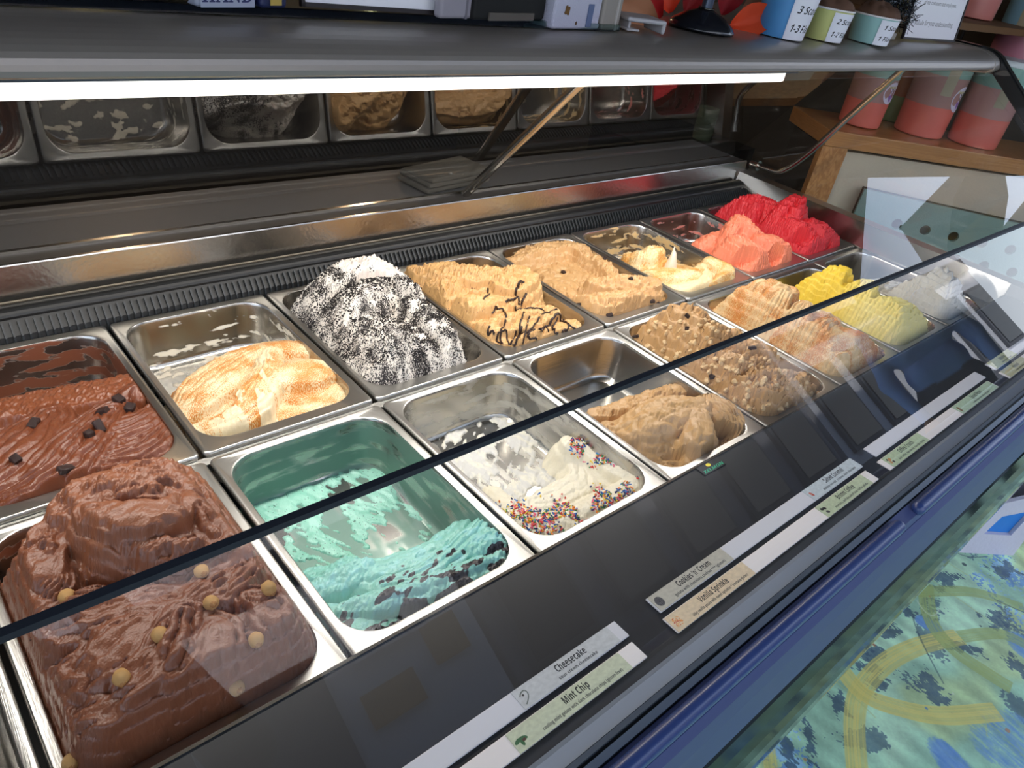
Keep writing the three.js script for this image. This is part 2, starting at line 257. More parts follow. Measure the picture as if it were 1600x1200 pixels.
  for (const [a, b] of rods) part('hand_rod', merge([rod(V(a, 0.047, 0.963), V(b, 0.047, 0.963), 0.0095, 0.0095, 20), new THREE.SphereGeometry(0.0095, 16, 10).translate(a > 0 ? a : b, 0.047, 0.963)]), M.navyGloss, c);
  part('front_face', sweepX([[0.955, 0.026], [0.969, 0.026], [0.976, 0.016], [0.979, -0.02], [0.976, -0.13], [0.955, -0.13]], XL, 1.89, 0.001), M.navy, c);
  part('belly', sweepX([[0.94, -0.131], [0.967, -0.131], ...arc(0.76, -0.3, 0.235, 0.2, 50, -50, 18), [0.82, -0.6], [0.78, FLOOR + 0.06], [0.5, FLOOR + 0.06], [0.5, -0.131]], XL, 1.89), phys(0x4d544f, 0.07, { metalness: 0.9 }), c, 'polished dark lower body');
  part('plinth', bx(XR - XL - 0.1, 0.07, 1.0, (XL + XR) / 2, FLOOR + 0.035, 0.2), M.blackMetal, c);
  part('back_body', merge([bx(XR - XL, 0.75, 0.8, (XL + XR) / 2, -0.525, 0.0), bx(XR - XL, 0.19, 0.19, (XL + XR) / 2, -0.056, -0.212)]), M.dark, c);
}

// ---------------------------------------------------------------- steel pans
const rows = [[-0.028, 0.342], [0.352, 0.718]];
const FLOORP = -0.085;
function loop(hw, hl, r, n = 7) {   // rounded rectangle, counter-clockwise from +x
  const pts = [];
  for (const [sx, sz, a0] of [[1, 1, 0], [-1, 1, 90], [-1, -1, 180], [1, -1, 270]]) for (let k = 0; k <= n; k++) { const a = (a0 + 90 * k / n) * Math.PI / 180; pts.push([sx * (hw - r) + r * Math.cos(a), sz * (hl - r) + r * Math.sin(a)]); }
  return pts;
}
function loft(rings, close) {   // rings: [points, y, zshift]
  const n = rings[0][0].length, pos = [], uv = [], idx = [];
  let dep = 0;
  rings.forEach(([pts, y, dz = 0], k) => {
    if (k) dep += Math.hypot(y - rings[k - 1][1], pts[0][0] - rings[k - 1][0][0][0]);
    let len = 0;
    for (let i = 0; i <= n; i++) { const p = pts[i % n], q = pts[(i + n - 1) % n]; if (i) len += Math.hypot(p[0] - q[0], p[1] - q[1]); pos.push(p[0], y, p[1] + dz); uv.push(len / 1.12, dep / 0.12); }
  });
  for (let k = 0; k + 1 < rings.length; k++) for (let i = 0; i < n; i++) { const a = k * (n + 1) + i, b = a + 1, c = a + n + 1, d = c + 1; idx.push(a, b, c, b, d, c); }
  if (close) { const [pts, y, dz = 0] = rings[rings.length - 1], base = pos.length / 3; pos.push(0, y, dz); uv.push(0.5, 1); for (let i = 0; i <= n; i++) { const p = pts[i % n]; pos.push(p[0], y, p[1] + dz); uv.push(0.5 + p[0] * 1.2, 1 + p[1]); } for (let i = 0; i < n; i++) idx.push(base, base + 1 + i, base + 2 + i); }
  const g = new THREE.BufferGeometry(); g.setAttribute('position', new THREE.Float32BufferAttribute(pos, 3)); g.setAttribute('uv', new THREE.Float32BufferAttribute(uv, 2)); g.setIndex(idx); g.computeVertexNormals(); return g;
}
const smears = {
  clean: null,
  choc: ['#6b3620', 0.04, 3], cream: ['#e9e2cf', -0.34, 4], mint: ['#64877a', 0.45, 2], vanilla: ['#c9c6ba', 0.0, 4], tan: ['#d8b77e', -0.2, 4], pink: ['#e7877a', -0.35, 5], red: ['#7d1c26', 0.3, 3],
};
const basinM = {};
for (const [k, s] of Object.entries(smears)) {
  if (!s) { basinM[k] = std(0xb4b1ab, 0.24, { metalness: 1, bumpMap: brushed, bumpScale: 0.0002 }); continue; }
  const col = hex(s[0]), st = [180, 177, 171], film = k === 'mint' || k === 'vanilla';
  const cov = (u, v) => { const drip = fbm(u * 30 * s[2] / 3, v * 2.2 + 3, 3), b = fbm(u * 9 + 3, v * 5, 4); return sm(0, film ? 0.5 : 0.12, b + 0.35 * drip + s[1]); };
  const map = dataTex(512, 128, (u, v, c) => { const t = cov(u, v) * (film ? 0.85 : 0.95), m = mix(st, col, t); c[0] = m[0]; c[1] = m[1]; c[2] = m[2]; });
  const mr = dataTex(512, 128, (u, v, c) => { const t = cov(u, v); c[0] = 0; c[1] = 255 * (0.24 + 0.25 * t); c[2] = 255 * (1 - (film ? 0.55 : 0.95) * t); }, false);
  basinM[k] = std(0xffffff, 1, { metalness: 1, map, roughnessMap: mr, metalnessMap: mr });
}
function panGeos(hl) {
  const hw = 0.1275, o = (dw, dl, r, y, dz = 0) => [loop(hw - dw, hl - dl, r), y, dz];
  const rim = loft([o(0.002, 0.002, 0.008, -0.01), o(0, 0, 0.008, -0.004), o(0.0005, 0.0005, 0.008, 0), o(0.003, 0.003, 0.008, 0.0018), o(0.0055, 0.0055, 0.01, 0.0008), o(0.01, 0.016, 0.04, 0.0, -0.004), o(0.0115, 0.018, 0.042, -0.001, -0.005)], false);
  const basin = loft([o(0.0115, 0.018, 0.042, -0.001, -0.005), o(0.0135, 0.02, 0.042, -0.005, -0.005), o(0.016, 0.023, 0.042, -0.03, -0.005), o(0.0195, 0.027, 0.04, FLOORP + 0.012, -0.005), o(0.0225, 0.03, 0.038, FLOORP + 0.004, -0.005), o(0.03, 0.037, 0.034, FLOORP, -0.005)], true);
  return [rim, basin];
}
const panG = rows.map(([a, b]) => panGeos((b - a) / 2));
const panX = (i) => (i + 0.5) * P, panZ = (r) => (rows[r][0] + rows[r][1]) / 2;
function pan(i, r, smear, label) {
  const t = thing('gelato_pan', label, 'pan', [panX(i), 0, panZ(r)], 0, 'steel gelato pans in two rows');
  part('rim', panG[r][0], M.rim, t); part('basin', panG[r][1], basinM[smear], t);
}

// ---------------------------------------------------------------- gelato heaps, modelled as spatula strokes and mounds
// a stroke: photo pixels with the height of the surface there, half width in metres, comb lines, their depth, crown
const COMB = 1.25;
const S = (pts, w, nr = 0, ra = 0, crown = 0.25, o = {}) => ({ k: 's', pts: pts.map(([a, b, h]) => { const p = at(a, b, h); return [p.x, p.z, h]; }), w, nr: nr > 2 ? nr * COMB : nr, ra: ra * 1.25, crown, ...o });
const B = (px, py, h, rx, rz, rot = 0, pw = 2.4, o = {}) => { const p = at(px, py, h); return { k: 'b', x: p.x, z: p.z, h, rx, rz, c: Math.cos(rot), s: Math.sin(rot), pw, ...o }; };
const L = (u, v, ru, rv, h, pw = 4, o = {}) => ({ k: 'l', u, v, ru: ru * P, rv: rv * 0.366, h, pw, rx: ru * P, rz: rv * 0.366, c: 1, s: 0, ...o });   // mound in pan fractions
const zone = (px, py, h, r) => { const p = at(px, py, h); return (x, z) => 1 - sm(0.5, 1, Math.hypot(x - p.x, z - p.z) / r); };
function prep(s) {
  if (s.k !== 's') return;
  const c = new THREE.CatmullRomCurve3(s.pts.map(([x, z, h]) => V(x, h, z))), n = 8 * (s.pts.length - 1);
  s.q = c.getPoints(n); s.n = n; s.ph = rnd() * 6;
}
let DET = 0;
function topOf(s, x, z) {
  DET = 0;
  if (s.k !== 's') {
    const dx = x - s.x, dz = z - s.z, a = (dx * s.c + dz * s.s) / s.rx, b = (-dx * s.s + dz * s.c) / s.rz, d = Math.hypot(a, b);
    if (d >= 1) return -1;
    const base = s.base ?? FLOORP - 0.012;
    return base + (s.h - base) * Math.pow(1 - Math.pow(d, s.pw), 0.6);
  }
  let best = 1e9, bt = 0, bh = 0, bs = 0;
  for (let k = 0; k < s.n; k++) {
    const a = s.q[k], b = s.q[k + 1], ex = b.x - a.x, ez = b.z - a.z, l2 = ex * ex + ez * ez || 1e-9;
    const t = Math.min(1, Math.max(0, ((x - a.x) * ex + (z - a.z) * ez) / l2)), dx = x - a.x - ex * t, dz = z - a.z - ez * t, d = dx * dx + dz * dz;
    if (d < best) { best = d; bt = (k + t) / s.n; bh = a.y + (b.y - a.y) * t; bs = Math.sign(ex * dz - ez * dx); }
  }
  const d = Math.sqrt(best), tp = s.taper ?? 0.35, w = s.w * (1 - tp + tp * Math.sin(Math.PI * Math.min(1, Math.max(0, bt))));
  const q = d / w * bs, ab = Math.abs(q);
  if (ab > 2.6) return -1;
  let y = bh + s.crown * w * (1 - Math.min(1, ab) ** 2) - s.crown * w * 0.5;
  DET = 0;
  if (s.nr) { const wob = 0.18 * n2(bt * 3 + s.ph, q * 2), r = Math.abs(Math.sin(Math.PI * (s.nr * 0.5 * q + s.ph + wob))); DET = s.ra * (Math.pow(r, 0.55) - 0.6) * (1 - sm(0.95, 1.3, ab)); y += DET; }
  if (ab > 0.88) y -= (s.lip ?? 0.009) * sm(0.86, 1.03, ab) + Math.max(0, ab - 0.95) * w * (s.steep ?? 0.9) + Math.max(0, ab - 1.3) * w * 1.6;
  return y;
}
const gelatoMat = (map, rough, extra) => phys(0xffffff, rough, { map, bumpMap: fineRep(3, 4), bumpScale: 0.0006, clearcoat: 0.12, clearcoatRoughness: 0.35, ...extra });
const heights = {};
function gelato(sp) {
  const { i, r, shapes } = sp, cx = panX(i), cz = panZ(r) - 0.005, hw = 0.1165, hl = (rows[r][1] - rows[r][0]) / 2 - 0.017;
  const res = sp.res ?? 0.0021, nx = Math.round(2 * (hw + 0.004) / res), nz = Math.round(2 * (hl + 0.004) / res), X0 = cx - hw - 0.004, Z0 = cz - hl - 0.004, dx = 2 * (hw + 0.004) / nx, dz = 2 * (hl + 0.004) / nz;
  const fo = sp.fold ?? [80, 0.002, 0.5], fc = Math.cos(fo[2]), fs = Math.sin(fo[2]);
  for (const s of shapes) { if (sp.sub && s.k !== 's') s.h -= sp.sub; if (s.k === 'l') { s.x = cx + (s.u - 0.5) * P; s.z = cz + (s.v - 0.5) * 0.366; } prep(s); }
  const H = new Float32Array((nx + 1) * (nz + 1)), Wn = new Int16Array((nx + 1) * (nz + 1));
  const off = i * 3.7 + r * 11.3;
  for (let b = 0; b <= nz; b++) for (let a = 0; a <= nx; a++) {
    const x = X0 + a * dx, z = Z0 + b * dz;
    const wx = x + 0.0035 * fbm(x * 28 + off, z * 28, 2), wz = z + 0.0035 * fbm(x * 28, z * 28 + off, 2);
    let h = -1, win = -1, det = 0;
    for (let k = 0; k < shapes.length; k++) { const y = topOf(shapes[k], wx, wz); if (y > h) { h = y; win = k; det = DET; } }
    const ro = win >= 0 ? shapes[win].rough ?? sp.rough ?? 0.0012 : 0;
    if (h > -1) { h -= det; { const wv = Math.abs(Math.sin(Math.PI * (fo[0] * (x * fc + z * fs) + 1.7 * fbm(x * 13 + off, z * 13, 2) + 14 * h))); det += fo[1] * (Math.pow(wv, 0.5) - 0.65) * (shapes[win].k === 's' ? 0.25 : 1); } const f = fbm(x * 45 + off, z * 45, 4); det += ro * (1.1 * f + (ro > 0.0025 ? 0.9 * Math.abs(n2b(x * 95, z * 95)) : 0)) + 0.0004 * n2(x * 300, z * 300); }
    const ex = hw - Math.abs(x - cx), ez = hl - Math.abs(z - cz), R = 0.042;
    let e = Math.min(ex, ez); if (ex < R && ez < R) e = R - Math.hypot(R - ex, R - ez);
    if (sp.film) { const f = sp.film(x, z); if (f > 0) h = Math.max(h, FLOORP + 0.001 + Math.min(0.0035, f * 0.006)); }
    if (e < 0.0) h = -1;
    else if (h > -0.02) { const cap = (sp.edge ?? -0.012) + 0.115 * (1 - Math.exp(-e / (sp.edgeR ?? 0.028))), k = 0.006, t = Math.max(k - Math.abs(h - cap), 0) / k; h = Math.min(h, cap) - t * t * k * 0.25 + det; }
    else h += det;
    if (sp.terr && h > FLOORP) { const st = sp.terr[0], t = (h + (sp.terr[2] ?? 0.007) * fbm(x * 22 + off, z * 22, 2)) / st, fr = t - Math.floor(t); h += sp.terr[1] * st * (sm(0.5, 1, fr) - fr - 0.35 * Math.exp(-(((fr - 0.5) / 0.1) ** 2))); }
    H[b * (nx + 1) + a] = h; Wn[b * (nx + 1) + a] = win;
  }
  const pos = new Float32Array(H.length * 3), uv = new Float32Array(H.length * 2), idx = [];
  for (let b = 0; b <= nz; b++) for (let a = 0; a <= nx; a++) {
    const o = b * (nx + 1) + a; pos[o * 3] = X0 + a * dx - cx; pos[o * 3 + 1] = Math.max(H[o], FLOORP - 0.002); pos[o * 3 + 2] = Z0 + b * dz - cz; uv[o * 2] = a / nx; uv[o * 2 + 1] = b / nz;
    if (a < nx && b < nz) { const q = [o, o + 1, o + nx + 1, o + nx + 2]; if (q.some((k) => H[k] > FLOORP + 0.0002)) idx.push(o, o + nx + 1, o + 1, o + 1, o + nx + 1, o + nx + 2); }
  }
  const g = new THREE.BufferGeometry(); g.setAttribute('position', new THREE.BufferAttribute(pos, 3)); g.setAttribute('uv', new THREE.BufferAttribute(uv, 2)); g.setIndex(idx); g.computeVertexNormals();
  const tw = sp.tw ?? 384, th = Math.round(tw * 1.42), base = hex(sp.base), dk = mix(base, [0, 0, 0], 0.12), lt = mix(base, [255, 255, 255], 0.12);
  const map = dataTex(tw, th, (u, v, c) => {
    const a = Math.min(nx, Math.round(u * nx)), b = Math.min(nz, Math.round(v * nz)), o = b * (nx + 1) + a, x = X0 + u * nx * dx, z = Z0 + v * nz * dz;
    let m = mix(base, fbm(x * 30 + off, z * 30, 3) > 0 ? lt : dk, 0.5 * Math.abs(fbm(x * 60, z * 60 + off, 2)));
    if (sp.color) m = sp.color(m, x, z, H[o], Wn[o]) ?? m;
    c[0] = m[0]; c[1] = m[1]; c[2] = m[2];
  });
  const mesh = solo(sp.name ?? 'gelato', g, gelatoMat(map, sp.gloss ?? 0.42, sp.mat), sp.label, 'gelato', 'gelato in the steel pans');
  mesh.position.set(cx, 0, cz);
  const hAt = (x, z) => { const a = Math.round((x - X0) / dx), b = Math.round((z - Z0) / dz); return a < 0 || b < 0 || a > nx || b > nz ? -1 : H[b * (nx + 1) + a]; };
  heights[i + ',' + r] = hAt;
  return { hAt, mesh };
}
// where the ray of a photo pixel meets the heap in that pan
function onHeap(i, r, px, py) { const f = heights[i + ',' + r]; for (let h = 0.115; h > FLOORP; h -= 0.0012) { const p = at(px, py, h); if (f(p.x, p.z) >= h) return p; } return null; }
const speck = (col, x, z, sc, thr) => n2b(x * sc, z * sc) * 0.6 + 0.4 * n2(x * sc * 2.1, z * sc * 2.1) > thr;
const dust = (tone, amt) => (m, x, z) => { const d = amt + 0.95 * fbm(x * 15 + 3, z * 15, 3); if (n2b(x * 520, z * 520) * 0.6 + 0.5 * n2(x * 950, z * 950) < d - 0.2) m = mix(m, tone, 0.9); if (n2(x * 900 + 5, z * 900) > 0.83 && d > 0.1) m = mix(m, [120, 70, 30], 0.6); return m; };

const PANS = [
  // [column, row, smear, label of the pan]
  [-1, 0, 'choc', 'steel pan smeared brown around the shiny dark chocolate gelato with chunks'],
  [0, 0, 'cream', 'steel pan with white splashes behind the crumb-dusted cheesecake gelato'],
  [1, 0, 'clean', 'steel pan under the tall cookies and cream heap'],
  [2, 0, 'clean', 'steel pan holding the tan gelato with dark chocolate drizzle'],
  [3, 0, 'tan', 'steel pan of tan gelato with a smooth scooped hollow and chocolate cubes'],
  [4, 0, 'tan', 'steel pan with cream streaks behind the pale gelato with a white dollop'],
  [5, 0, 'pink', 'steel pan holding the salmon pink gelato'],
  [6, 0, 'red', 'steel pan stained red under the bright red sorbet'],
  [-2, 1, 'clean', 'empty looking steel pan at the near end of the front row'],
  [-1, 1, 'choc', 'steel pan under the large milk chocolate heap with hazelnuts'],
  [0, 1, 'mint', 'steel pan coated green, nearly scraped empty of mint gelato'],
  [1, 1, 'vanilla', 'steel pan with milky smears, nearly empty of vanilla sprinkle gelato'],
  [2, 1, 'clean', 'clean half empty steel pan behind the pale coffee gelato'],
  [3, 1, 'clean', 'steel pan holding the lumpy coffee crunch gelato'],
  [4, 1, 'clean', 'steel pan under the caramel gelato dusted with crumbs'],
  [5, 1, 'clean', 'steel pan under the bright yellow sorbet'],
  [6, 1, 'clean', 'steel pan under the grey white gelato beside the end glass'],
];
for (const p of PANS) pan(...p);

// dark chocolate, back row
gelato({ i: -1, r: 0, res: 0.0016, tw: 512, base: '#6e3a22', gloss: 0.3, rough: 0.0007, label: 'shiny dark chocolate gelato with comb swirls and chocolate chunks', shapes: [
  L(0.5, 0.69, 0.56, 0.34, -0.022, 5),
  S([[-60, 650, 0], [30, 632, 0.003], [110, 618, 0.004], [180, 602, 0.004], [212, 590, 0.0]], 0.03, 0, 0, 0.1, { rough: 0.0032 }),
  S([[175, 645, 0.004], [128, 690, 0.01], [72, 748, 0.006], [-10, 792, -0.012]], 0.052, 7, 0.0055, 0.3),
  S([[80, 650, 0.004], [25, 705, 0.008], [-50, 760, 0.0]], 0.05, 5, 0.004, 0.25),
  S([[118, 712, -0.002], [165, 718, 0.003], [215, 705, 0.002], [256, 672, -0.002], [262, 650, -0.01]], 0.034, 6, 0.0055, 0.35),
  S([[140, 690, 0.002], [185, 672, 0.008], [225, 655, 0.006], [245, 640, 0]], 0.03, 5, 0.004, 0.25),
  S([[185, 622, 0.006], [210, 605, 0.01], [215, 622, 0.002]], 0.016, 2, 0.002, 0.6),
  S([[265, 690, -0.02], [278, 710, -0.03]], 0.025, 4, 0.005, 0.2, { rough: 0.003 }),
], color: (m, x, z, h, w) => w === 1 ? mix(m, [138, 80, 50], 0.5) : m });
// milk chocolate with hazelnuts, front row
gelato({ i: -1, r: 1, terr: [0.014, 0.5], sub: 0.02, fold: [50, 0.005, 2.2], res: 0.0015, tw: 640, base: '#7d4a31', gloss: 0.4, rough: 0.001, label: 'towering milk chocolate gelato heap with folded top and whole hazelnuts', shapes: [
  L(0.5, 0.5, 0.5, 0.5, 0.012, 5),
  B(180, 810, 0.074, 0.095, 0.085, 0, 3, { rough: 0.003 }),
  S([[80, 830, 0.058], [125, 775, 0.083], [200, 742, 0.094], [285, 748, 0.086], [320, 775, 0.075]], 0.036, 2, 0.003, 0.15, { rough: 0.003 }),
  S([[135, 792, 0.088], [190, 800, 0.096], [250, 792, 0.098], [285, 775, 0.09]], 0.024, 0, 0, 0.6, { rough: 0.0012 }),
  S([[300, 770, 0.084], [335, 800, 0.076], [365, 840, 0.068], [380, 880, 0.05]], 0.032, 3, 0.003, 0.3),
  S([[70, 850, 0.062], [40, 900, 0.052], [15, 950, 0.04]], 0.034, 3, 0.003, 0.3, { rough: 0.002 }),
  S([[200, 850, 0.075], [260, 852, 0.078], [310, 850, 0.076]], 0.018, 0, 0, 0.7, { rough: 0.003 }),
  S([[385, 885, 0.048], [345, 905, 0.058], [300, 930, 0.056]], 0.028, 5, 0.004, 0.35),
  S([[380, 925, 0.042], [320, 935, 0.052], [230, 940, 0.054], [130, 960, 0.046]], 0.03, 4, 0.003, 0.35),
  S([[20, 1000, 0.03], [90, 965, 0.046], [160, 945, 0.052], [230, 925, 0.052]], 0.034, 7, 0.004, 0.3),
  S([[20, 950, 0.034], [60, 930, 0.046], [90, 905, 0.05]], 0.026, 6, 0.003, 0.3),
  S([[285, 960, 0.058], [262, 1020, 0.058], [205, 1085, 0.048], [120, 1130, 0.03]], 0.046, 5, 0.004, 0.35),
  S([[215, 975, 0.056], [160, 1020, 0.052], [90, 1060, 0.036]], 0.034, 3, 0.003, 0.3),
  S([[335, 985, 0.056], [330, 1060, 0.05], [295, 1130, 0.036], [230, 1185, 0.02]], 0.044, 4, 0.004, 0.35),
  S([[395, 935, 0.05], [430, 945, 0.055], [468, 985, 0.045], [478, 1040, 0.025]], 0.038, 5, 0.004, 0.4),
  S([[390, 1000, 0.048], [425, 1030, 0.042], [440, 1075, 0.026]], 0.034, 4, 0.004, 0.35),
  S([[340, 1005, 0.045], [385, 1015, 0.042], [400, 1050, 0.034]], 0.02, 6, 0.005, 0.3),
  S([[480, 1030, 0.02], [485, 1070, 0.0]], 0.022, 3, 0.004, 0.4),
], color: (m, x, z, h, w) => w === 2 || w === 3 ? mix(m, [150, 96, 66], 0.35) : m });
// cheesecake
const crumbs = dust([200, 116, 30], 0.12);
gelato({ i: 0, r: 0, res: 0.0016, tw: 640, base: '#e8d7b0', rough: 0.0006, label: 'creamy white cheesecake gelato petals dusted with golden crumbs', shapes: [
  L(0.62, 0.8, 0.4, 0.22, -0.056, 4),
  S([[345, 562, -0.02], [400, 545, -0.012], [460, 540, -0.008], [515, 555, -0.014]], 0.02, 2, 0.002, 0.3),
  S([[405, 548, -0.012], [350, 580, -0.014], [305, 615, -0.028], [280, 642, -0.045]], 0.042, 6, 0.0035, 0.2),
  S([[425, 550, -0.002], [415, 590, 0.004], [378, 640, -0.006], [310, 672, -0.036]], 0.03, 5, 0.004, 0.5, { lip: 0.014 }),
  S([[440, 665, -0.045], [500, 655, -0.04], [545, 630, -0.038], [552, 610, -0.04]], 0.03, 1, 0.001, 0.4),
  S([[420, 636, -0.034], [475, 645, -0.02], [522, 620, -0.018], [530, 585, -0.024]], 0.03, 3, 0.002, 0.45, { lip: 0.014 }),
  S([[435, 585, 0.002], [475, 575, 0.006], [512, 572, 0.0]], 0.04, 2, 0.002, 0.35),
  S([[330, 690, -0.052], [390, 680, -0.048], [440, 655, -0.046]], 0.026, 4, 0.004, 0.3),
  S([[272, 640, -0.055], [290, 632, -0.045]], 0.02, 3, 0.003, 0.3),
], film: (x, z) => fbm(x * 18 + 4, z * 26, 4) - 0.22,
 color: (m, x, z, h, w) => h < FLOORP + 0.006 ? [214, 204, 186] : (w === 3 && fbm(x * 40, z * 12) > 0.05 ? m : crumbs(m, x, z)) });
// cookies and cream
const topWhite = zone(575, 425, 0.06, 0.075);
gelato({ i: 1, r: 0, edgeR: 0.045, fold: [40, 0.003, 0.7], res: 0.00145, tw: 900, base: '#e2dace', gloss: 0.6, rough: 0.003, label: 'tall cookies and cream gelato heap covered with black cookie crumbs', shapes: [
  L(0.5, 0.5, 0.5, 0.5, 0.01, 4, { rough: 0.003 }),
  B(560, 470, 0.06, 0.1, 0.085, 0, 2.6),
  B(630, 520, 0.045, 0.1, 0.12, 0, 2.6),
  S([[480, 455, 0.045], [520, 432, 0.07], [560, 408, 0.088], [600, 412, 0.085], [640, 440, 0.06]], 0.034, 2, 0.003, 0.5, { rough: 0.005, steep: 1.6 }),
  S([[600, 440, 0.075], [560, 450, 0.078], [520, 470, 0.066]], 0.026, 3, 0.002, 0.4),
  S([[640, 470, 0.06], [670, 490, 0.056], [700, 520, 0.044]], 0.028, 0, 0, 0.5, { rough: 0.005 }),
  S([[560, 500, 0.062], [610, 520, 0.058], [670, 545, 0.045]], 0.026, 0, 0, 0.5, { rough: 0.005 }),
  S([[600, 570, 0.028], [660, 575, 0.03], [720, 555, 0.022]], 0.03, 0, 0, 0.4, { rough: 0.004 }),
], color: (m, x, z) => {
  const t = topWhite(x, z), patch = fbm(x * 26 + 2, z * 26, 3), d = -0.16 + 1.2 * patch - 1.3 * t;
  const g = n2b(x * 480, z * 480) * 0.6 + 0.45 * n2(x * 900, z * 900);
  if (t > 0.3) m = mix(m, [178, 152, 146], 0.35 * sm(-0.2, 0.5, fbm(x * 40, z * 90)));
  return g < d ? [24, 17, 16] : m;
} });
// tan gelato with drizzle
const peanut = gelato({ i: 2, r: 0, fold: [40, 0.006, 0.4], edgeR: 0.03, edge: 0.0, terr: [0.017, 0.5, 0.012], res: 0.00145, tw: 512, base: '#d3a66c', gloss: 0.45, rough: 0.0035, label: 'tan peanut coloured gelato with dark chocolate drizzle across the front', shapes: [
  L(0.5, 0.52, 0.5, 0.5, 0.006, 4, { rough: 0.003 }),
  B(700, 440, 0.03, 0.09, 0.08, 0, 2.4, { rough: 0.004 }),
  S([[650, 420, 0.02], [700, 418, 0.036], [760, 425, 0.04], [815, 420, 0.036]], 0.035, 2, 0.002, 0.4, { rough: 0.0035 }),
  S([[770, 430, 0.04], [800, 440, 0.04], [830, 430, 0.034]], 0.03, 0, 0, 0.5),
  S([[700, 480, 0.02], [740, 470, 0.03], [800, 470, 0.026]], 0.03, 3, 0.003, 0.4),
  S([[750, 515, 0.01], [800, 500, 0.02], [860, 485, 0.016]], 0.034, 5, 0.003, 0.35),
  S([[780, 540, 0.0], [840, 525, 0.008], [895, 505, 0.0]], 0.028, 4, 0.003, 0.35),
], color: (m, x, z) => n2(x * 260, z * 260) > 0.8 ? mix(m, [90, 55, 30], 0.7) : m });
// tan gelato with hollow and cubes
gelato({ i: 3, r: 0, edge: -0.002, fold: [36, 0.004, 0.4], terr: [0.015, 0.4, 0.012], res: 0.00145, tw: 384, base: '#cba06c', gloss: 0.45, rough: 0.0015, label: 'tan gelato with a smooth scooped hollow, nut bits and chocolate cubes', shapes: [
  L(0.5, 0.5, 0.5, 0.5, -0.012, 5),
  S([[800, 405, 0.0], [830, 390, 0.012], [880, 380, 0.016], [915, 385, 0.01]], 0.022, 0, 0, 0.2, { rough: 0.003 }),
  S([[905, 390, 0.01], [945, 410, 0.01], [960, 430, 0.01]], 0.02, 0, 0, 0.3, { rough: 0.003 }),
  S([[930, 440, 0.015], [980, 438, 0.024], [1020, 440, 0.018]], 0.035, 3, 0.003, 0.4, { rough: 0.004 }),
  S([[900, 470, 0.006], [960, 465, 0.022], [1020, 460, 0.012]], 0.034, 3, 0.004, 0.5, { rough: 0.0045 }),
  S([[930, 490, -0.004], [980, 485, 0.004], [1030, 475, -0.002]], 0.026, 2, 0.003, 0.3, { rough: 0.004 }),
] });
// pale cream with dollop
const crumbs2 = dust([212, 142, 54], 0.1);
gelato({ i: 4, r: 0, res: 0.00145, tw: 384, base: '#ecd6a6', rough: 0.0012, label: 'pale cream gelato with rolled petals, gold dust and a white dollop', shapes: [
  L(0.55, 0.7, 0.5, 0.34, -0.02, 4),
  S([[985, 400, 0.0], [1010, 395, 0.018], [1030, 390, 0.022]], 0.03, 2, 0.003, 0.5, { rough: 0.004 }),
  S([[1000, 430, -0.004], [1040, 425, 0.008], [1075, 428, 0.014], [1100, 420, 0.01]], 0.032, 4, 0.003, 0.4),
  S([[1030, 450, -0.01], [1075, 448, 0.002], [1102, 432, 0.008], [1098, 415, 0.012]], 0.022, 2, 0.002, 0.7),
  S([[1100, 450, -0.006], [1130, 440, 0.004], [1138, 420, 0.008], [1110, 405, 0.014]], 0.03, 2, 0.002, 0.6),
  B(1055, 392, 0.035, 0.026, 0.022, 0, 1.6),
  B(1055, 384, 0.047, 0.01, 0.009, 0, 1.6),
], color: (m, x, z, h, w) => w >= 5 ? [242, 232, 212] : w === 3 ? m : crumbs2(m, x, z) });
// salmon pink
gelato({ i: 5, r: 0, terr: [0.0085, 1, 0.004], sub: 0.028, fold: [80, 0.006, 0.9], res: 0.00145, tw: 384, base: '#f08a68', rough: 0.0006, label: 'salmon pink gelato mound with fanned comb lines', shapes: [
  L(0.55, 0.72, 0.46, 0.3, -0.02, 4),
  B(1150, 375, 0.045, 0.07, 0.07, 0, 2.4),
  S([[1085, 385, 0.0], [1110, 372, 0.018], [1135, 362, 0.03]], 0.03, 1, 0.001, 0.6),
  S([[1140, 362, 0.05], [1158, 340, 0.074], [1175, 352, 0.062], [1185, 362, 0.05]], 0.024, 0, 0, 0.6, { rough: 0.0035 }),
  S([[1150, 372, 0.05], [1175, 385, 0.046], [1190, 402, 0.03], [1165, 418, 0.0]], 0.042, 7, 0.005, 0.4),
  S([[1190, 368, 0.05], [1218, 378, 0.042], [1230, 395, 0.024], [1215, 412, -0.004]], 0.036, 8, 0.005, 0.4),
  S([[1190, 410, 0.0], [1205, 424, -0.016]], 0.03, 4, 0.004, 0.3),
] });
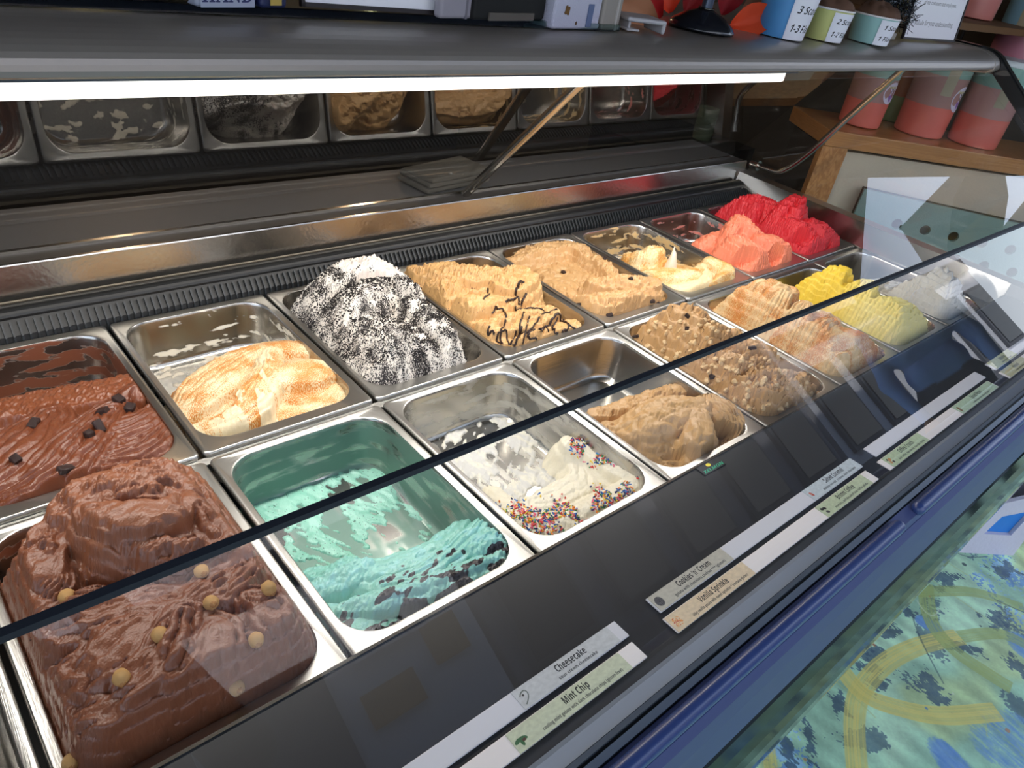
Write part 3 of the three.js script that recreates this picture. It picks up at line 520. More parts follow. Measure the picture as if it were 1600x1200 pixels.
// red sorbet
gelato({ i: 6, r: 0, terr: [0.0085, 1.1, 0.004], sub: 0.03, fold: [80, 0.007, 0.9], res: 0.00145, tw: 384, base: '#dc2631', gloss: 0.5, rough: 0.0012, label: 'bright red sorbet heap with many thin comb ridges', shapes: [
  L(0.5, 0.55, 0.48, 0.46, -0.004, 4),
  B(1195, 335, 0.06, 0.09, 0.08, 0, 2.4),
  S([[1120, 325, 0.04], [1140, 318, 0.05], [1165, 310, 0.07], [1195, 312, 0.07], [1215, 322, 0.066]], 0.03, 2, 0.003, 0.5, { rough: 0.004 }),
  S([[1215, 330, 0.07], [1232, 315, 0.09], [1250, 308, 0.098], [1245, 325, 0.085]], 0.024, 1, 0.002, 0.6, { rough: 0.003 }),
  S([[1215, 335, 0.07], [1200, 350, 0.062], [1190, 365, 0.05]], 0.036, 7, 0.005, 0.3),
  S([[1240, 345, 0.064], [1262, 358, 0.052], [1268, 375, 0.03], [1240, 392, 0.0]], 0.044, 9, 0.006, 0.4),
  S([[1270, 345, 0.06], [1295, 358, 0.046], [1308, 374, 0.02], [1300, 388, 0.0]], 0.036, 8, 0.006, 0.4),
  S([[1225, 380, 0.02], [1270, 390, 0.0]], 0.03, 6, 0.005, 0.3),
] });
// mint, scraped out
const mintBlue = zone(620, 830, -0.03, 0.1), mintDark = (x, z) => z - 0.645 - (x - 0.13) * 0.12;
gelato({ i: 0, r: 1, res: 0.0015, tw: 768, base: '#8fd0c2', gloss: 0.32, rough: 0.0014, label: 'last ridge of mint gelato with dark chocolate streaks at the front of its pan', shapes: [
  L(0.5, 0.93, 0.5, 0.13, -0.035, 4),
  S([[490, 905, -0.06], [550, 900, -0.045], [610, 895, -0.04], [680, 870, -0.034], [735, 830, -0.03], [760, 812, -0.03]], 0.035, 3, 0.003, 0.5, { rough: 0.0025 }),
  S([[500, 920, -0.045], [545, 890, -0.036], [570, 885, -0.034]], 0.026, 0, 0, 0.4, { rough: 0.003 }),
  S([[600, 915, -0.028], [660, 900, -0.018], [710, 870, -0.014], [745, 835, -0.012], [765, 815, -0.01]], 0.026, 4, 0.004, 0.5),
  S([[540, 950, -0.03], [600, 935, -0.014], [670, 915, -0.008], [740, 890, -0.006], [790, 865, -0.01]], 0.02, 2, 0.003, 0.6, { rough: 0.003 }),
  S([[745, 860, -0.008], [770, 840, -0.004], [800, 850, -0.012]], 0.022, 2, 0.003, 0.5, { rough: 0.003 }),
  S([[520, 960, -0.04], [540, 980, -0.034], [600, 975, -0.03], [660, 950, -0.028]], 0.03, 2, 0.002, 0.3),
], film: (x, z) => { const v = (z - 0.37) / 0.33; return fbm(x * 11 + 2, z * 8 + x * 5, 4) + 0.25 * n2(x * 70 - z * 40, z * 22) + 0.2 - 0.28 * sm(0.15, 0.4, v) + 0.1 * sm(0.6, 0.8, v); },
 color: (m, x, z, h) => {
  if (h < FLOORP + 0.006) return n2b(x * 240, z * 90) > 0.84 ? [26, 36, 34] : mix([158, 214, 194], [136, 200, 178], sm(-0.3, 0.4, fbm(x * 40, z * 20)));
  const f = fbm(x * 30 + 1, z * 48, 3); m = mix(m, [150, 214, 216], 0.6 * sm(0, 0.4, f));
  const s = mintDark(x, z) * 8 + 1.0 * fbm(x * 20, z * 34 + 2, 3) + 0.35 * n2(x * 40 + z * 30, z * 60);
  return s > 0.27 ? mix(m, [32, 24, 26], sm(0.27, 0.33, s)) : m;
} });
// vanilla sprinkle, nearly empty
gelato({ i: 1, r: 1, res: 0.0016, tw: 512, base: '#ece4cc', rough: 0.0012, label: 'remaining vanilla gelato edge with rainbow sprinkles', shapes: [
  L(0.78, 0.93, 0.42, 0.16, -0.034, 4),
  S([[770, 770, -0.06], [810, 800, -0.04], [860, 820, -0.03], [920, 800, -0.026], [980, 765, -0.022], [1010, 745, -0.02]], 0.03, 1, 0.002, 0.5, { rough: 0.0025 }),
  S([[890, 690, -0.03], [930, 700, -0.03], [970, 730, -0.026], [1000, 750, -0.02]], 0.026, 2, 0.002, 0.4, { rough: 0.002 }),
  S([[840, 790, -0.05], [880, 780, -0.052], [920, 750, -0.054], [910, 715, -0.05]], 0.04, 4, 0.002, 0.1),
], film: (x, z) => fbm(x * 14 + 8, z * 14, 4) + 0.2 * n2(x * 50 + z * 60, z * 30) + 0.12,
 color: (m, x, z, h) => h < FLOORP + 0.006 ? mix([206, 204, 198], [226, 222, 206], sm(-0.2, 0.4, fbm(x * 60, z * 25))) : m });
// pale coffee
gelato({ i: 2, r: 1, terr: [0.012, 0.4], sub: 0.012, fold: [70, 0.003, 2.0], res: 0.0016, tw: 512, base: '#c69d68', rough: 0.001, label: 'pale coffee gelato roll with fanned folds in the front half of its pan', shapes: [
  L(0.55, 0.82, 0.5, 0.22, -0.03, 4),
  S([[930, 645, -0.05], [985, 630, -0.035], [1040, 612, -0.02], [1065, 605, -0.015]], 0.024, 1, 0.002, 0.5, { rough: 0.003 }),
  B(1035, 660, 0.012, 0.07, 0.06, 0.2, 2.4),
  S([[960, 670, -0.02], [1010, 650, 0.01], [1060, 635, 0.022], [1095, 630, 0.02]], 0.045, 3, 0.0025, 0.4, { rough: 0.002 }),
  S([[1080, 625, 0.02], [1095, 655, 0.024], [1090, 695, 0.01], [1080, 720, -0.015]], 0.026, 2, 0.003, 0.5),
  S([[1115, 625, 0.02], [1140, 645, 0.016], [1155, 675, -0.002], [1140, 695, -0.02]], 0.036, 8, 0.006, 0.4),
  S([[1150, 640, 0.0], [1175, 665, -0.02]], 0.022, 3, 0.004, 0.4),
  S([[1010, 715, -0.03], [1060, 725, -0.03], [1110, 705, -0.026]], 0.024, 3, 0.003, 0.4),
] });
// coffee crunch
gelato({ i: 3, r: 1, sub: 0.018, fold: [44, 0.008, 0.4], edge: -0.002, edgeR: 0.034, terr: [0.02, 0.5, 0.014], res: 0.00145, tw: 512, base: '#bd9360', gloss: 0.45, rough: 0.003, label: 'lumpy coffee crunch gelato with nut bits and dark flecks', shapes: [
  L(0.5, 0.52, 0.5, 0.5, 0.008, 4),
  S([[1000, 530, 0.03], [1030, 505, 0.06], [1075, 482, 0.088], [1095, 490, 0.085]], 0.034, 4, 0.002, 0.4, { rough: 0.003 }),
  B(1040, 540, 0.045, 0.06, 0.06, 0, 2.4),
  S([[1080, 530, 0.06], [1115, 515, 0.07], [1150, 520, 0.06]], 0.026, 1, 0.002, 0.6, { rough: 0.005 }),
  S([[1120, 520, 0.06], [1160, 535, 0.058], [1200, 545, 0.055]], 0.028, 4, 0.004, 0.4),
  S([[1060, 570, 0.04], [1130, 560, 0.05], [1190, 565, 0.046]], 0.036, 3, 0.004, 0.4, { rough: 0.005 }),
  S([[1120, 600, 0.03], [1190, 590, 0.044], [1250, 590, 0.036]], 0.04, 3, 0.004, 0.4, { rough: 0.006 }),
  S([[1170, 640, 0.0], [1230, 625, 0.02], [1280, 610, 0.016]], 0.034, 2, 0.004, 0.4, { rough: 0.005 }),
], color: (m, x, z) => n2(x * 200 + 9, z * 200) > 0.86 ? mix(m, [60, 38, 26], 0.8) : m });
// caramel
gelato({ i: 4, r: 1, terr: [0.02, 0.3], sub: 0.022, fold: [60, 0.005, 2.2], res: 0.00145, tw: 512, base: '#e0c08e', rough: 0.0008, label: 'caramel coloured gelato petals dusted with orange crumbs', shapes: [
  L(0.5, 0.52, 0.5, 0.5, 0.006, 4),
  B(1180, 480, 0.07, 0.09, 0.08, 0, 2.4),
  S([[1130, 478, 0.05], [1165, 455, 0.08], [1200, 442, 0.09], [1235, 450, 0.085]], 0.034, 3, 0.003, 0.4),
  S([[1225, 455, 0.085], [1190, 490, 0.078], [1150, 520, 0.05], [1135, 535, 0.035]], 0.03, 4, 0.005, 0.5),
  S([[1260, 475, 0.082], [1220, 505, 0.074], [1180, 535, 0.05]], 0.03, 4, 0.005, 0.5),
  S([[1300, 500, 0.068], [1260, 520, 0.064], [1225, 550, 0.04]], 0.03, 4, 0.004, 0.5),
  S([[1270, 490, 0.07], [1300, 495, 0.066], [1310, 510, 0.055]], 0.022, 3, 0.003, 0.5),
  S([[1245, 540, 0.045], [1300, 520, 0.056], [1350, 530, 0.05], [1375, 545, 0.03]], 0.036, 4, 0.003, 0.5),
  S([[1240, 560, 0.03], [1290, 560, 0.036], [1335, 555, 0.034], [1345, 540, 0.04]], 0.028, 4, 0.004, 0.5),
  S([[1290, 580, 0.0], [1340, 575, 0.006], [1380, 560, 0.004]], 0.03, 5, 0.004, 0.3),
], color: (m, x, z, h, w) => w === 3 || w === 8 ? (fbm(x * 50, z * 20) > 0 ? m : dust([200, 122, 50], 0.0)(m, x, z)) : dust([200, 122, 50], 0.12)(m, x, z) });
// yellow
const yPale = zone(1420, 495, 0.04, 0.17);
gelato({ i: 5, r: 1, terr: [0.012, 0.6], sub: 0.01, fold: [85, 0.004, 2.1], res: 0.00145, tw: 384, base: '#f0cd3c', rough: 0.0012, gloss: 0.5, label: 'bright yellow sorbet heap with rounded top and comb lines', shapes: [
  L(0.5, 0.55, 0.5, 0.48, 0.01, 4),
  B(1290, 450, 0.06, 0.08, 0.08, 0, 2.6, { rough: 0.002 }),
  B(1325, 410, 0.098, 0.042, 0.05, 0, 2.8, { rough: 0.0015 }),
  S([[1240, 440, 0.055], [1270, 432, 0.074], [1310, 420, 0.085]], 0.036, 0, 0, 0.4, { rough: 0.003 }),
  S([[1290, 480, 0.06], [1330, 455, 0.075], [1360, 440, 0.075]], 0.034, 6, 0.004, 0.4),
  S([[1330, 490, 0.058], [1380, 475, 0.068], [1420, 480, 0.058], [1450, 505, 0.03]], 0.044, 7, 0.005, 0.4, { rough: 0.002 }),
  S([[1320, 510, 0.045], [1370, 505, 0.052], [1420, 510, 0.036], [1445, 525, 0.01]], 0.036, 7, 0.006, 0.4),
  S([[1370, 530, 0.01], [1410, 540, 0.0]], 0.04, 5, 0.005, 0.3),
], color: (m, x, z) => mix(m, [238, 226, 150], 0.85 * yPale(x, z)) });
// grey white
gelato({ i: 6, r: 1, terr: [0.011, 0.75], sub: 0.018, fold: [75, 0.006, 2.1], res: 0.00145, tw: 384, base: '#d2cfc4', rough: 0.0015, gloss: 0.5, label: 'grey white gelato heap with a pointed top beside the end glass', shapes: [
  L(0.5, 0.6, 0.48, 0.42, 0.006, 4),
  B(1470, 455, 0.06, 0.08, 0.09, 0, 2.2),
  S([[1405, 450, 0.05], [1425, 440, 0.064], [1445, 432, 0.07]], 0.034, 6, 0.004, 0.3),
  S([[1455, 445, 0.075], [1470, 428, 0.088], [1480, 420, 0.094], [1488, 430, 0.085]], 0.026, 0, 0, 0.6),
  S([[1450, 450, 0.07], [1460, 475, 0.055], [1470, 495, 0.02]], 0.036, 6, 0.005, 0.4),
  S([[1490, 435, 0.08], [1510, 455, 0.062], [1525, 475, 0.03]], 0.036, 4, 0.004, 0.4, { rough: 0.003 }),
] });

// ---------------------------------------------------------------- toppings
{
  const jitter = (g, a, sc = 90) => { const p = g.attributes.position; for (let k = 0; k < p.count; k++) { const v = V(p.getX(k), p.getY(k), p.getZ(k)), f = 1 + a * n2(v.x * sc * 10 + v.y * 300, v.z * sc * 10 + v.y * 170); p.setXYZ(k, v.x * f, v.y * f, v.z * f); } g.computeVertexNormals(); return g; };
  // hazelnuts
  const nutM = phys(0xc79a5c, 0.45, { bumpMap: fineRep(2), bumpScale: 0.0006 });
  const nutG = jitter(lathe([[0, -0.0072], [0.004, -0.0066], [0.0068, -0.003], [0.0074, 0.0005], [0.006, 0.0045], [0.0028, 0.0078], [0.0008, 0.0092], [0, 0.0094]], 20), 0.05);
  const tipG = lathe([[0, 0.0096], [0.0022, 0.0086], [0.0034, 0.0072], [0.003, 0.007], [0, 0.009]], 12), tipM = std(0xa5713a, 0.6);
  const nuts = [[250, 995, 'beside the largest chocolate fold'], [190, 1062, 'in the groove of the front chocolate leaf'], [370, 1078, 'low on the front right of the milk chocolate'], [400, 1003, 'on the right milk chocolate lobe'], [105, 935, 'under the folded chocolate top'], [315, 896, 'below the torn chocolate fold'], [22, 985, 'at the left rim of the milk chocolate pan'], [72, 1112, 'in the shaded left edge of the milk chocolate'], [420, 922, 'high on the right chocolate lobe'], [112, 1194, 'at the lowest corner of the milk chocolate'], [330, 945, 'where the chocolate strokes meet']];
  for (const [px, py, where] of nuts) {
    const p = onHeap(-1, 1, px, py); if (!p) continue;
    const t = thing('hazelnut', 'whole blanched hazelnut ' + where, 'hazelnut', [p.x, p.y + 0.003, p.z], 0, 'hazelnuts on the milk chocolate');
    t.rotation.set(rr(0.6, 2), rr(0, 6), rr(-0.6, 0.6)); part('kernel', nutG, nutM, t); part('tip', tipG, tipM, t);
  }
  // chocolate chunks on the dark chocolate and cubes elsewhere
  const chunkM = phys(0x2a1612, 0.3, { bumpMap: fineRep(1), bumpScale: 0.0005 }), chunkG = [rb(0.014, 0.009, 0.012, 0.0015), rb(0.018, 0.008, 0.011, 0.002), rb(0.011, 0.01, 0.01, 0.0012)];
  const chunk = (i, r, list, label, group, s = 1) => list.forEach(([px, py], k) => { const p = onHeap(i, r, px, py); if (!p) return; const o = solo('chocolate_chunk', chunkG[k % 3], chunkM, label, 'chocolate', group); o.position.set(p.x, p.y + 0.002, p.z); o.rotation.set(rr(-0.5, 0.5), rr(0, 3), rr(-0.5, 0.5)); o.scale.setScalar(s); });
  chunk(-1, 0, [[161, 645], [155, 668], [140, 681], [203, 639], [53, 664], [25, 720], [186, 626], [103, 735], [235, 628]], 'dark chocolate chunk stuck on the shiny dark chocolate gelato', 'chunks on the dark chocolate');
  chunk(3, 0, [[880, 427], [945, 405], [985, 437], [905, 477], [952, 494], [987, 490], [838, 432], [1018, 472], [1027, 476]], 'small dark chocolate cube on the tan gelato with the scooped hollow', 'cubes on the tan gelato', 0.75);
  chunk(3, 1, [[1075, 495], [993, 527], [1074, 515], [1283, 610], [1175, 545], [1250, 640], [1112, 590]], 'dark chocolate cube in the lumpy coffee crunch gelato', 'cubes in the coffee crunch', 0.75);
  // nut bits of the coffee crunch
  const bitG = [0, 1, 2].map(() => jitter(new THREE.IcosahedronGeometry(0.0046, 1), 0.35, rr(30, 90))), bitM = std(0xd9b98a, 0.55);
  for (let k = 0; k < 150; k++) { const a = rnd(), px = k < 60 ? 1010 + a * 130 : 1090 + a * 200, py = k < 60 ? 500 + rnd() * 75 : 560 + rnd() * 85, p = onHeap(3, 1, px, py); if (!p || p.y < -0.06) continue; const o = solo('nut_bit', bitG[k % 3], bitM, 'small pale nut bit pressed into the coffee crunch gelato', 'nut bit', 'nut bits on the coffee crunch'); o.position.copy(p); o.position.y += 0.001; o.rotation.set(rr(0, 6), rr(0, 6), 0); o.scale.set(rr(0.7, 1.5), rr(0.6, 1.1), rr(0.7, 1.5)); }
  // drizzle over the tan gelato
  const driM = phys(0x2c1a16, 0.28);
  const lines = [[[768, 495], [776, 482], [786, 484], [790, 500], [782, 520], [784, 545]], [[782, 545], [776, 530], [790, 522], [796, 540], [806, 520]], [[816, 540], [822, 520], [838, 505], [850, 490], [870, 484], [885, 490]], [[826, 500], [818, 520], [812, 515], [818, 490]], [[835, 545], [824, 530], [835, 515], [850, 512], [858, 520]], [[860, 480], [872, 468], [884, 478], [895, 492], [892, 510]], [[850, 485], [866, 470], [880, 470], [876, 488], [900, 512]], [[804, 485], [826, 482], [850, 486]], [[842, 525], [860, 505], [875, 500], [890, 510], [898, 515]], [[765, 510], [762, 525], [772, 530]], [[880, 500], [886, 520], [878, 525]], [[790, 475], [810, 470], [822, 460]], [[812, 478], [806, 455], [818, 440]], [[870, 500], [862, 515], [870, 528], [882, 520]], [[800, 548], [808, 530], [815, 512]], [[842, 470], [850, 455], [846, 445]], [[755, 470], [765, 460], [762, 452]]];
  for (const l of lines) {
    const pts = l.map(([a, b]) => onHeap(2, 0, a, b)).filter(Boolean).map((p) => V(p.x, p.y + 0.0008, p.z).sub(peanut.mesh.position));
    if (pts.length < 3) continue;
    const c = new THREE.CatmullRomCurve3(pts), q = c.getPoints(40).map((v) => { const h = peanut.hAt(v.x + peanut.mesh.position.x, v.z + peanut.mesh.position.z); return V(v.x, h > -0.06 ? h + 0.0006 : v.y, v.z); });
    part('chocolate_drizzle', tube(q, rr(0.0017, 0.0029), 60, 6), driM, peanut.mesh, 'dark chocolate drizzle');
  }
  // rainbow sprinkles on the vanilla
  const sprG = new THREE.CapsuleGeometry(0.0012, 0.0048, 2, 6), cols = [0xd83a2e, 0xf08a2a, 0xf2d23c, 0x2f6fc0, 0x2f8a4a, 0xf1ede4, 0xe86a8a, 0x1d2f6a].map((c) => new THREE.Color(c));
  const spots = [];
  for (let k = 0; k < 5200 && spots.length < 1100; k++) {
    const a = rnd(), u = rnd(); let px, py;
    if (a < 0.75) { px = 775 + u * 245; py = 805 - 45 * sm(0.3, 1, u) + (rnd() + rnd() - 1) * 42 + 8; } else { px = 890 + u * 115; py = 690 + 60 * u + (rnd() + rnd() - 1) * 26; }
    if (n2(px * 0.02, py * 0.02) < -0.25) continue;
    const p = onHeap(1, 1, px, py); if (!p || p.y < FLOORP + 0.006) continue; spots.push(p);
  }
  const im = new THREE.InstancedMesh(sprG, std(0xffffff, 0.35), spots.length), o = new THREE.Object3D();
  spots.forEach((p, k) => { o.position.copy(p); o.position.y += 0.0006; o.rotation.set(Math.PI / 2 + rr(-0.5, 0.5), rr(0, 6), rr(0, 6)); o.updateMatrix(); im.setMatrixAt(k, o.matrix); im.setColorAt(k, cols[Math.floor(rnd() * cols.length)]); });
  im.name = 'rainbow_sprinkles'; im.userData = { kind: 'stuff', label: 'rainbow sprinkles scattered over the vanilla gelato edge', category: 'sprinkles' }; scene.add(shade(im));
}
// loose cookie crumbs on the cookies and cream heap
{
  const f = heights['1,0'], spots = [], cx = panX(1), cz = panZ(0);
  for (let k = 0; k < 60000 && spots.length < 9000; k++) {
    const x = cx + rr(-0.115, 0.115), z = cz + rr(-0.165, 0.16), h = f(x, z); if (h < -0.02) continue;
    const t = topWhite(x, z), pt = fbm(x * 24 + 2, z * 24, 3); if (rnd() > 0.55 + 1.5 * pt - 1.1 * t) continue; spots.push([x, h, z]);
  }
  const im = new THREE.InstancedMesh(new THREE.IcosahedronGeometry(0.00125, 0), std(0x17100e, 0.85), spots.length), o = new THREE.Object3D();
  spots.forEach(([x, h, z], k) => { o.position.set(x, h + 0.0004, z); o.rotation.set(rr(0, 6), rr(0, 6), rr(0, 6)); o.scale.set(rr(0.5, 1.5), rr(0.4, 0.9), rr(0.5, 1.4)); o.updateMatrix(); im.setMatrixAt(k, o.matrix); });
  im.name = 'cookie_crumbs'; im.userData = { kind: 'stuff', label: 'black cookie crumbs strewn over the cookies and cream heap', category: 'crumbs' }; scene.add(shade(im));
}
// folded towel on the worktop behind the rear pane
{
  const t = thing('folded_towel', 'folded grey towel on the worktop behind the leaning glass', 'towel', [0.79, 0.0885, -0.215], 0.12), m = std(0x9c958a, 0.95, { bumpMap: fineRep(5), bumpScale: 0.002 });
  for (let k = 0; k < 3; k++) { const g = rb(0.2 - k * 0.006, 0.011, 0.105, 0.0055, 0, 0.006 + k * 0.0105, k * 0.003), p = g.attributes.position; for (let q = 0; q < p.count; q++) p.setY(q, p.getY(q) + 0.003 * n2(p.getX(q) * 14 + k, p.getZ(q) * 14) * (0.5 + k)); g.computeVertexNormals(); part('towel_layer', g, m, t); }
}

// ---------------------------------------------------------------- flavour labels on the black shelf
{
  const zU = 0.8535, zL = 0.8825, Y = 0.0302;
  const stripU = std(0xd6d6da, 0.45), stripL = std(0xf0eae6, 0.45);
  const holder = (x0, x1, row, label) => { const o = solo('label_strip', rb(x1 - x0, 0.0022, 0.0225, 0.001), row ? stripL : stripU, label, 'label holder', 'white plastic label strips'); o.position.set((x0 + x1) / 2, Y + 0.0012, row ? zL : zU); };
  holder(-0.5, 0.24, 0, 'white label strip that carries the Cheesecake card'); holder(-0.5, 0.236, 1, 'white label strip that carries the Mint Chip card');
  holder(0.293, 0.782, 0, 'white label strip between the Cookies and Salted Caramel cards'); holder(0.288, 0.776, 1, 'white label strip that carries the Vanilla Sprinkle card');
  holder(0.828, 1.305, 0, 'white label strip without any card'); holder(0.815, 1.292, 1, 'white label strip that carries the Coffee Crunch card');
  holder(1.362, 1.85, 0, 'upper white label strip at the end wall'); holder(1.355, 1.85, 1, 'lower white label strip at the end wall');
  const icon = {
    leaf: (g) => { g.fillStyle = '#3f6a44'; for (const a of [0.4, 1.6, 2.8]) { g.save(); g.translate(52, 60); g.rotate(a); g.beginPath(); g.ellipse(22, 0, 24, 11, 0, 0, 7); g.fill(); g.restore(); } g.fillStyle = '#5a3d34'; g.fillRect(58, 70, 22, 16); },
    cookie: (g) => { g.fillStyle = '#3a3a3c'; g.beginPath(); g.ellipse(52, 66, 36, 38, 0, 0, 7); g.fill(); g.strokeStyle = '#77777a'; g.lineWidth = 3; for (const r of [12, 22, 31]) { g.beginPath(); g.arc(52, 66, r, 0, 7); g.stroke(); } },
    sprinkle: (g) => { for (let k = 0; k < 60; k++) { g.fillStyle = ['#d8753a', '#e7a05a', '#c9543a', '#e2b878'][k % 4]; g.fillRect(20 + rnd() * 70, 30 + rnd() * 66, 9, 5); } },
    bean: (g) => { g.fillStyle = '#2c2622'; for (const [x, y] of [[34, 44], [66, 50], [58, 88]]) { g.beginPath(); g.ellipse(x, y, 19, 13, 0.5, 0, 7); g.fill(); } },
    nut: (g) => { g.fillStyle = '#3a3028'; g.fillRect(22, 30, 26, 22); g.fillRect(66, 74, 26, 24); g.fillStyle = '#c08a50'; for (const [x, y] of [[54, 54], [40, 78], [72, 46]]) { g.beginPath(); g.arc(x, y, 16, 0, 7); g.fill(); } },
    cake: (g) => { g.strokeStyle = '#59625a'; g.lineWidth = 6; g.beginPath(); g.moveTo(28, 108); g.quadraticCurveTo(100, 66, 74, 34); g.quadraticCurveTo(50, 26, 26, 52); g.stroke(); g.fillStyle = '#333'; g.beginPath(); g.arc(48, 54, 7, 0, 7); g.fill(); },
    salt: (g) => { g.fillStyle = '#b4503e'; g.beginPath(); g.ellipse(44, 70, 14, 26, -0.3, 0, 7); g.fill(); g.fillStyle = '#d98a72'; g.beginPath(); g.ellipse(38, 62, 6, 12, -0.3, 0, 7); g.fill(); },
    almond: (g) => { g.fillStyle = '#6e4f2c'; g.beginPath(); g.ellipse(52, 66, 22, 40, 0.2, 0, 7); g.fill(); g.strokeStyle = '#a8814e'; g.lineWidth = 4; g.beginPath(); g.ellipse(52, 66, 10, 30, 0.2, 0, 7); g.stroke(); },
    none: () => {},
  };
  const card = (title, sub, x0, x1, row, bg, ic, label) => {
    const w = Math.round((x1 - x0) / 0.0215 * 128), tex = canvasTex(w, 128, (g) => {
      const gr = hex(bg), id = g.createImageData(w, 128); for (let j = 0; j < 128; j++) for (let i = 0; i < w; i++) { const k = 1 + 0.07 * fbm(i / 60 + x0 * 9, j / 40, 3), o = (j * w + i) * 4; id.data[o] = Math.min(255, gr[0] * k); id.data[o + 1] = Math.min(255, gr[1] * k); id.data[o + 2] = Math.min(255, gr[2] * k); id.data[o + 3] = 255; } g.putImageData(id, 0, 0);
      icon[ic](g); g.fillStyle = '#15161a'; g.textAlign = 'center'; g.save(); g.translate(w * 0.55, 64); g.scale(0.74, 1.1); g.font = 'bold 60px sans-serif';
      if (title) g.fillText(title, 0, 0); else for (let k = 0; k < 9; k++) g.fillRect(-120 + k * 27, -rr(22, 36), 16, 34); g.restore();
      g.save(); g.translate(w * 0.57, 106); g.font = 'bold 29px sans-serif'; const m = g.measureText(sub || 'nnnnnnnnnnnnnn').width, k = Math.min(1, (w * 0.72) / m); g.scale(k, 1); if (sub) g.fillText(sub, 0, 0); else for (let q = 0; q < 22; q++) g.fillRect(-160 + q * 15, -14, 9, 14); g.restore();
    });
    const o = solo('flavour_card', bx(x1 - x0, 0.0006, 0.0215), std(0xffffff, 0.4, { map: tex }), label, 'label', 'flavour cards');
    const plain = std(new THREE.Color().setStyle(bg), 0.5); o.material = [plain, plain, o.material, plain, plain, plain]; o.position.set((x0 + x1) / 2, Y + 0.0027, row ? zL + 0.0005 : zU);
  };
  card('Cheesecake', 'sour cream cheesecake', 0.09, 0.226, 0, '#c3c6c6', 'cake', 'pale grey Cheesecake flavour card');
  card('Mint Chip', 'cooling mint gelato with dark chocolate chips (gluten-free)', 0.058, 0.212, 1, '#c9d0b4', 'leaf', 'pale green Mint Chip flavour card');
  card("Cookies 'n' Cream", 'gelato with chocolate cookies *** (gluten)', 0.295, 0.437, 0, '#bdb9aa', 'cookie', 'beige Cookies and Cream flavour card with a dark cookie');
  card('Vanilla Sprinkle', 'silky vanilla gelato with sweet sprinkles * (contains gluten)', 0.289, 0.441, 1, '#dfcbaa', 'sprinkle', 'peach Vanilla Sprinkle flavour card');
  card('Salted Caramel', 'Maldon sea salt, caramel, dark chocolate', 0.637, 0.781, 0, '#c3cdd0', 'salt', 'pale blue Salted Caramel flavour card');
  card('Brimm Coffee', 'aromatic, and decadent! Noir coffee gelato', 0.622, 0.757, 1, '#bfcba8', 'bean', 'green Brimm Coffee flavour card with coffee beans');
  card('Coffee Crunch', 'Noir coffee, macadamia, chocolate chunk', 0.828, 0.961, 1, '#b9cba6', 'nut', 'green Coffee Crunch flavour card');
  card('Spiced Pecan', 'candied pecans in cinnamon gelato', 1.11, 1.288, 1, '#b5ccb0', 'almond', 'green flavour card with a brown nut at its left');
  card('', '', 1.368, 1.49, 0, '#c3c89c', 'none', 'upper yellow green flavour card near the end wall');
  card('', '', 1.36, 1.485, 1, '#c6c49a', 'none', 'lower yellow green flavour card near the end wall');
  // maker's plate on the shelf edge: green lettering under a yellow dot
  const t = canvasTex(256, 128, (g) => { g.fillStyle = '#14171b'; g.fillRect(0, 0, 256, 128); g.fillStyle = '#16b184'; g.font = 'bold italic 60px sans-serif'; g.textAlign = 'center'; g.save(); g.translate(128, 112); g.scale(0.95, 0.9); g.fillText('ZELMON', 0, 0); g.restore(); g.fillStyle = '#f2df2a'; g.beginPath(); g.arc(118, 34, 24, 0, 7); g.fill(); });
  const o = solo('maker_plate', bx(0.05, 0.0012, 0.017), M.blackShelf, 'small dark maker plate with green letters and yellow dot', 'plate'); o.material = [M.blackShelf, M.blackShelf, std(0xffffff, 0.4, { map: t }), M.blackShelf, M.blackShelf, M.blackShelf]; o.position.set(0.566, 0.0308, 0.7365);
}

// ---------------------------------------------------------------- things standing on the canopy
const TOP = 0.532, FACE = Math.atan2(-0.6133, 0.5723) ;   // turn of a thing that faces the customer
const AWAY = V(0.731, 0, -0.682);                          // level direction of view
solo('glass_shelf', bx(1.12, 0.008, 0.4, 0.0, TOP + 0.0042, 0.2), phys(0xdff2ec, 0.02, { transmission: 1, thickness: 0.01, ior: 1.5, attenuationColor: new THREE.Color(0x5fb5a5), attenuationDistance: 0.12 }), 'clear glass shelf with a green edge on the canopy', 'glass shelf');
const spot = (px, py, y = TOP) => { const p = at(px, py, y); return [p.x, p.y, p.z]; };
const noticeTex = canvasTex(640, 400, (g) => {
  g.fillStyle = '#e6e7ee'; g.fillRect(0, 0, 640, 400); g.fillStyle = '#1a1a20'; g.textAlign = 'center'; g.font = '46px serif'; g.fillText('NO SAMPLES', 320, 92);
  g.font = '26px serif'; g.fillText('We will not be offering samples at this time for the safety', 320, 185, 590); g.fillText('of our customers and employees.', 320, 230); g.font = '32px serif'; g.fillText('Mahalo for your understanding.', 320, 335, 520);
});
function notice(w, h, pos, turn, lean, label) {
  const t = thing('framed_notice', label, 'sign', pos, turn, 'framed notices on the canopy'), b = std(0x1c1518, 0.5);
  const back = part('backing', bx(w, h, 0.003, 0, h / 2, -0.002), b, t), face = part('printed_sheet', new THREE.PlaneGeometry(w - 0.008, h - 0.008).translate(0, h / 2, 0.0002), std(0xffffff, 0.45, { map: noticeTex }), t);
  for (const [ww, hh, x, y] of [[w, 0.0035, 0, 0.0018], [w, 0.0035, 0, h - 0.0018], [0.0035, h, -w / 2 + 0.0018, h / 2], [0.0035, h, w / 2 - 0.0018, h / 2]]) part('frame_bar', bx(ww, hh, 0.005, x, y, 0), b, t);
  t.rotation.order = 'YXZ'; t.rotation.x = lean; return t;
}
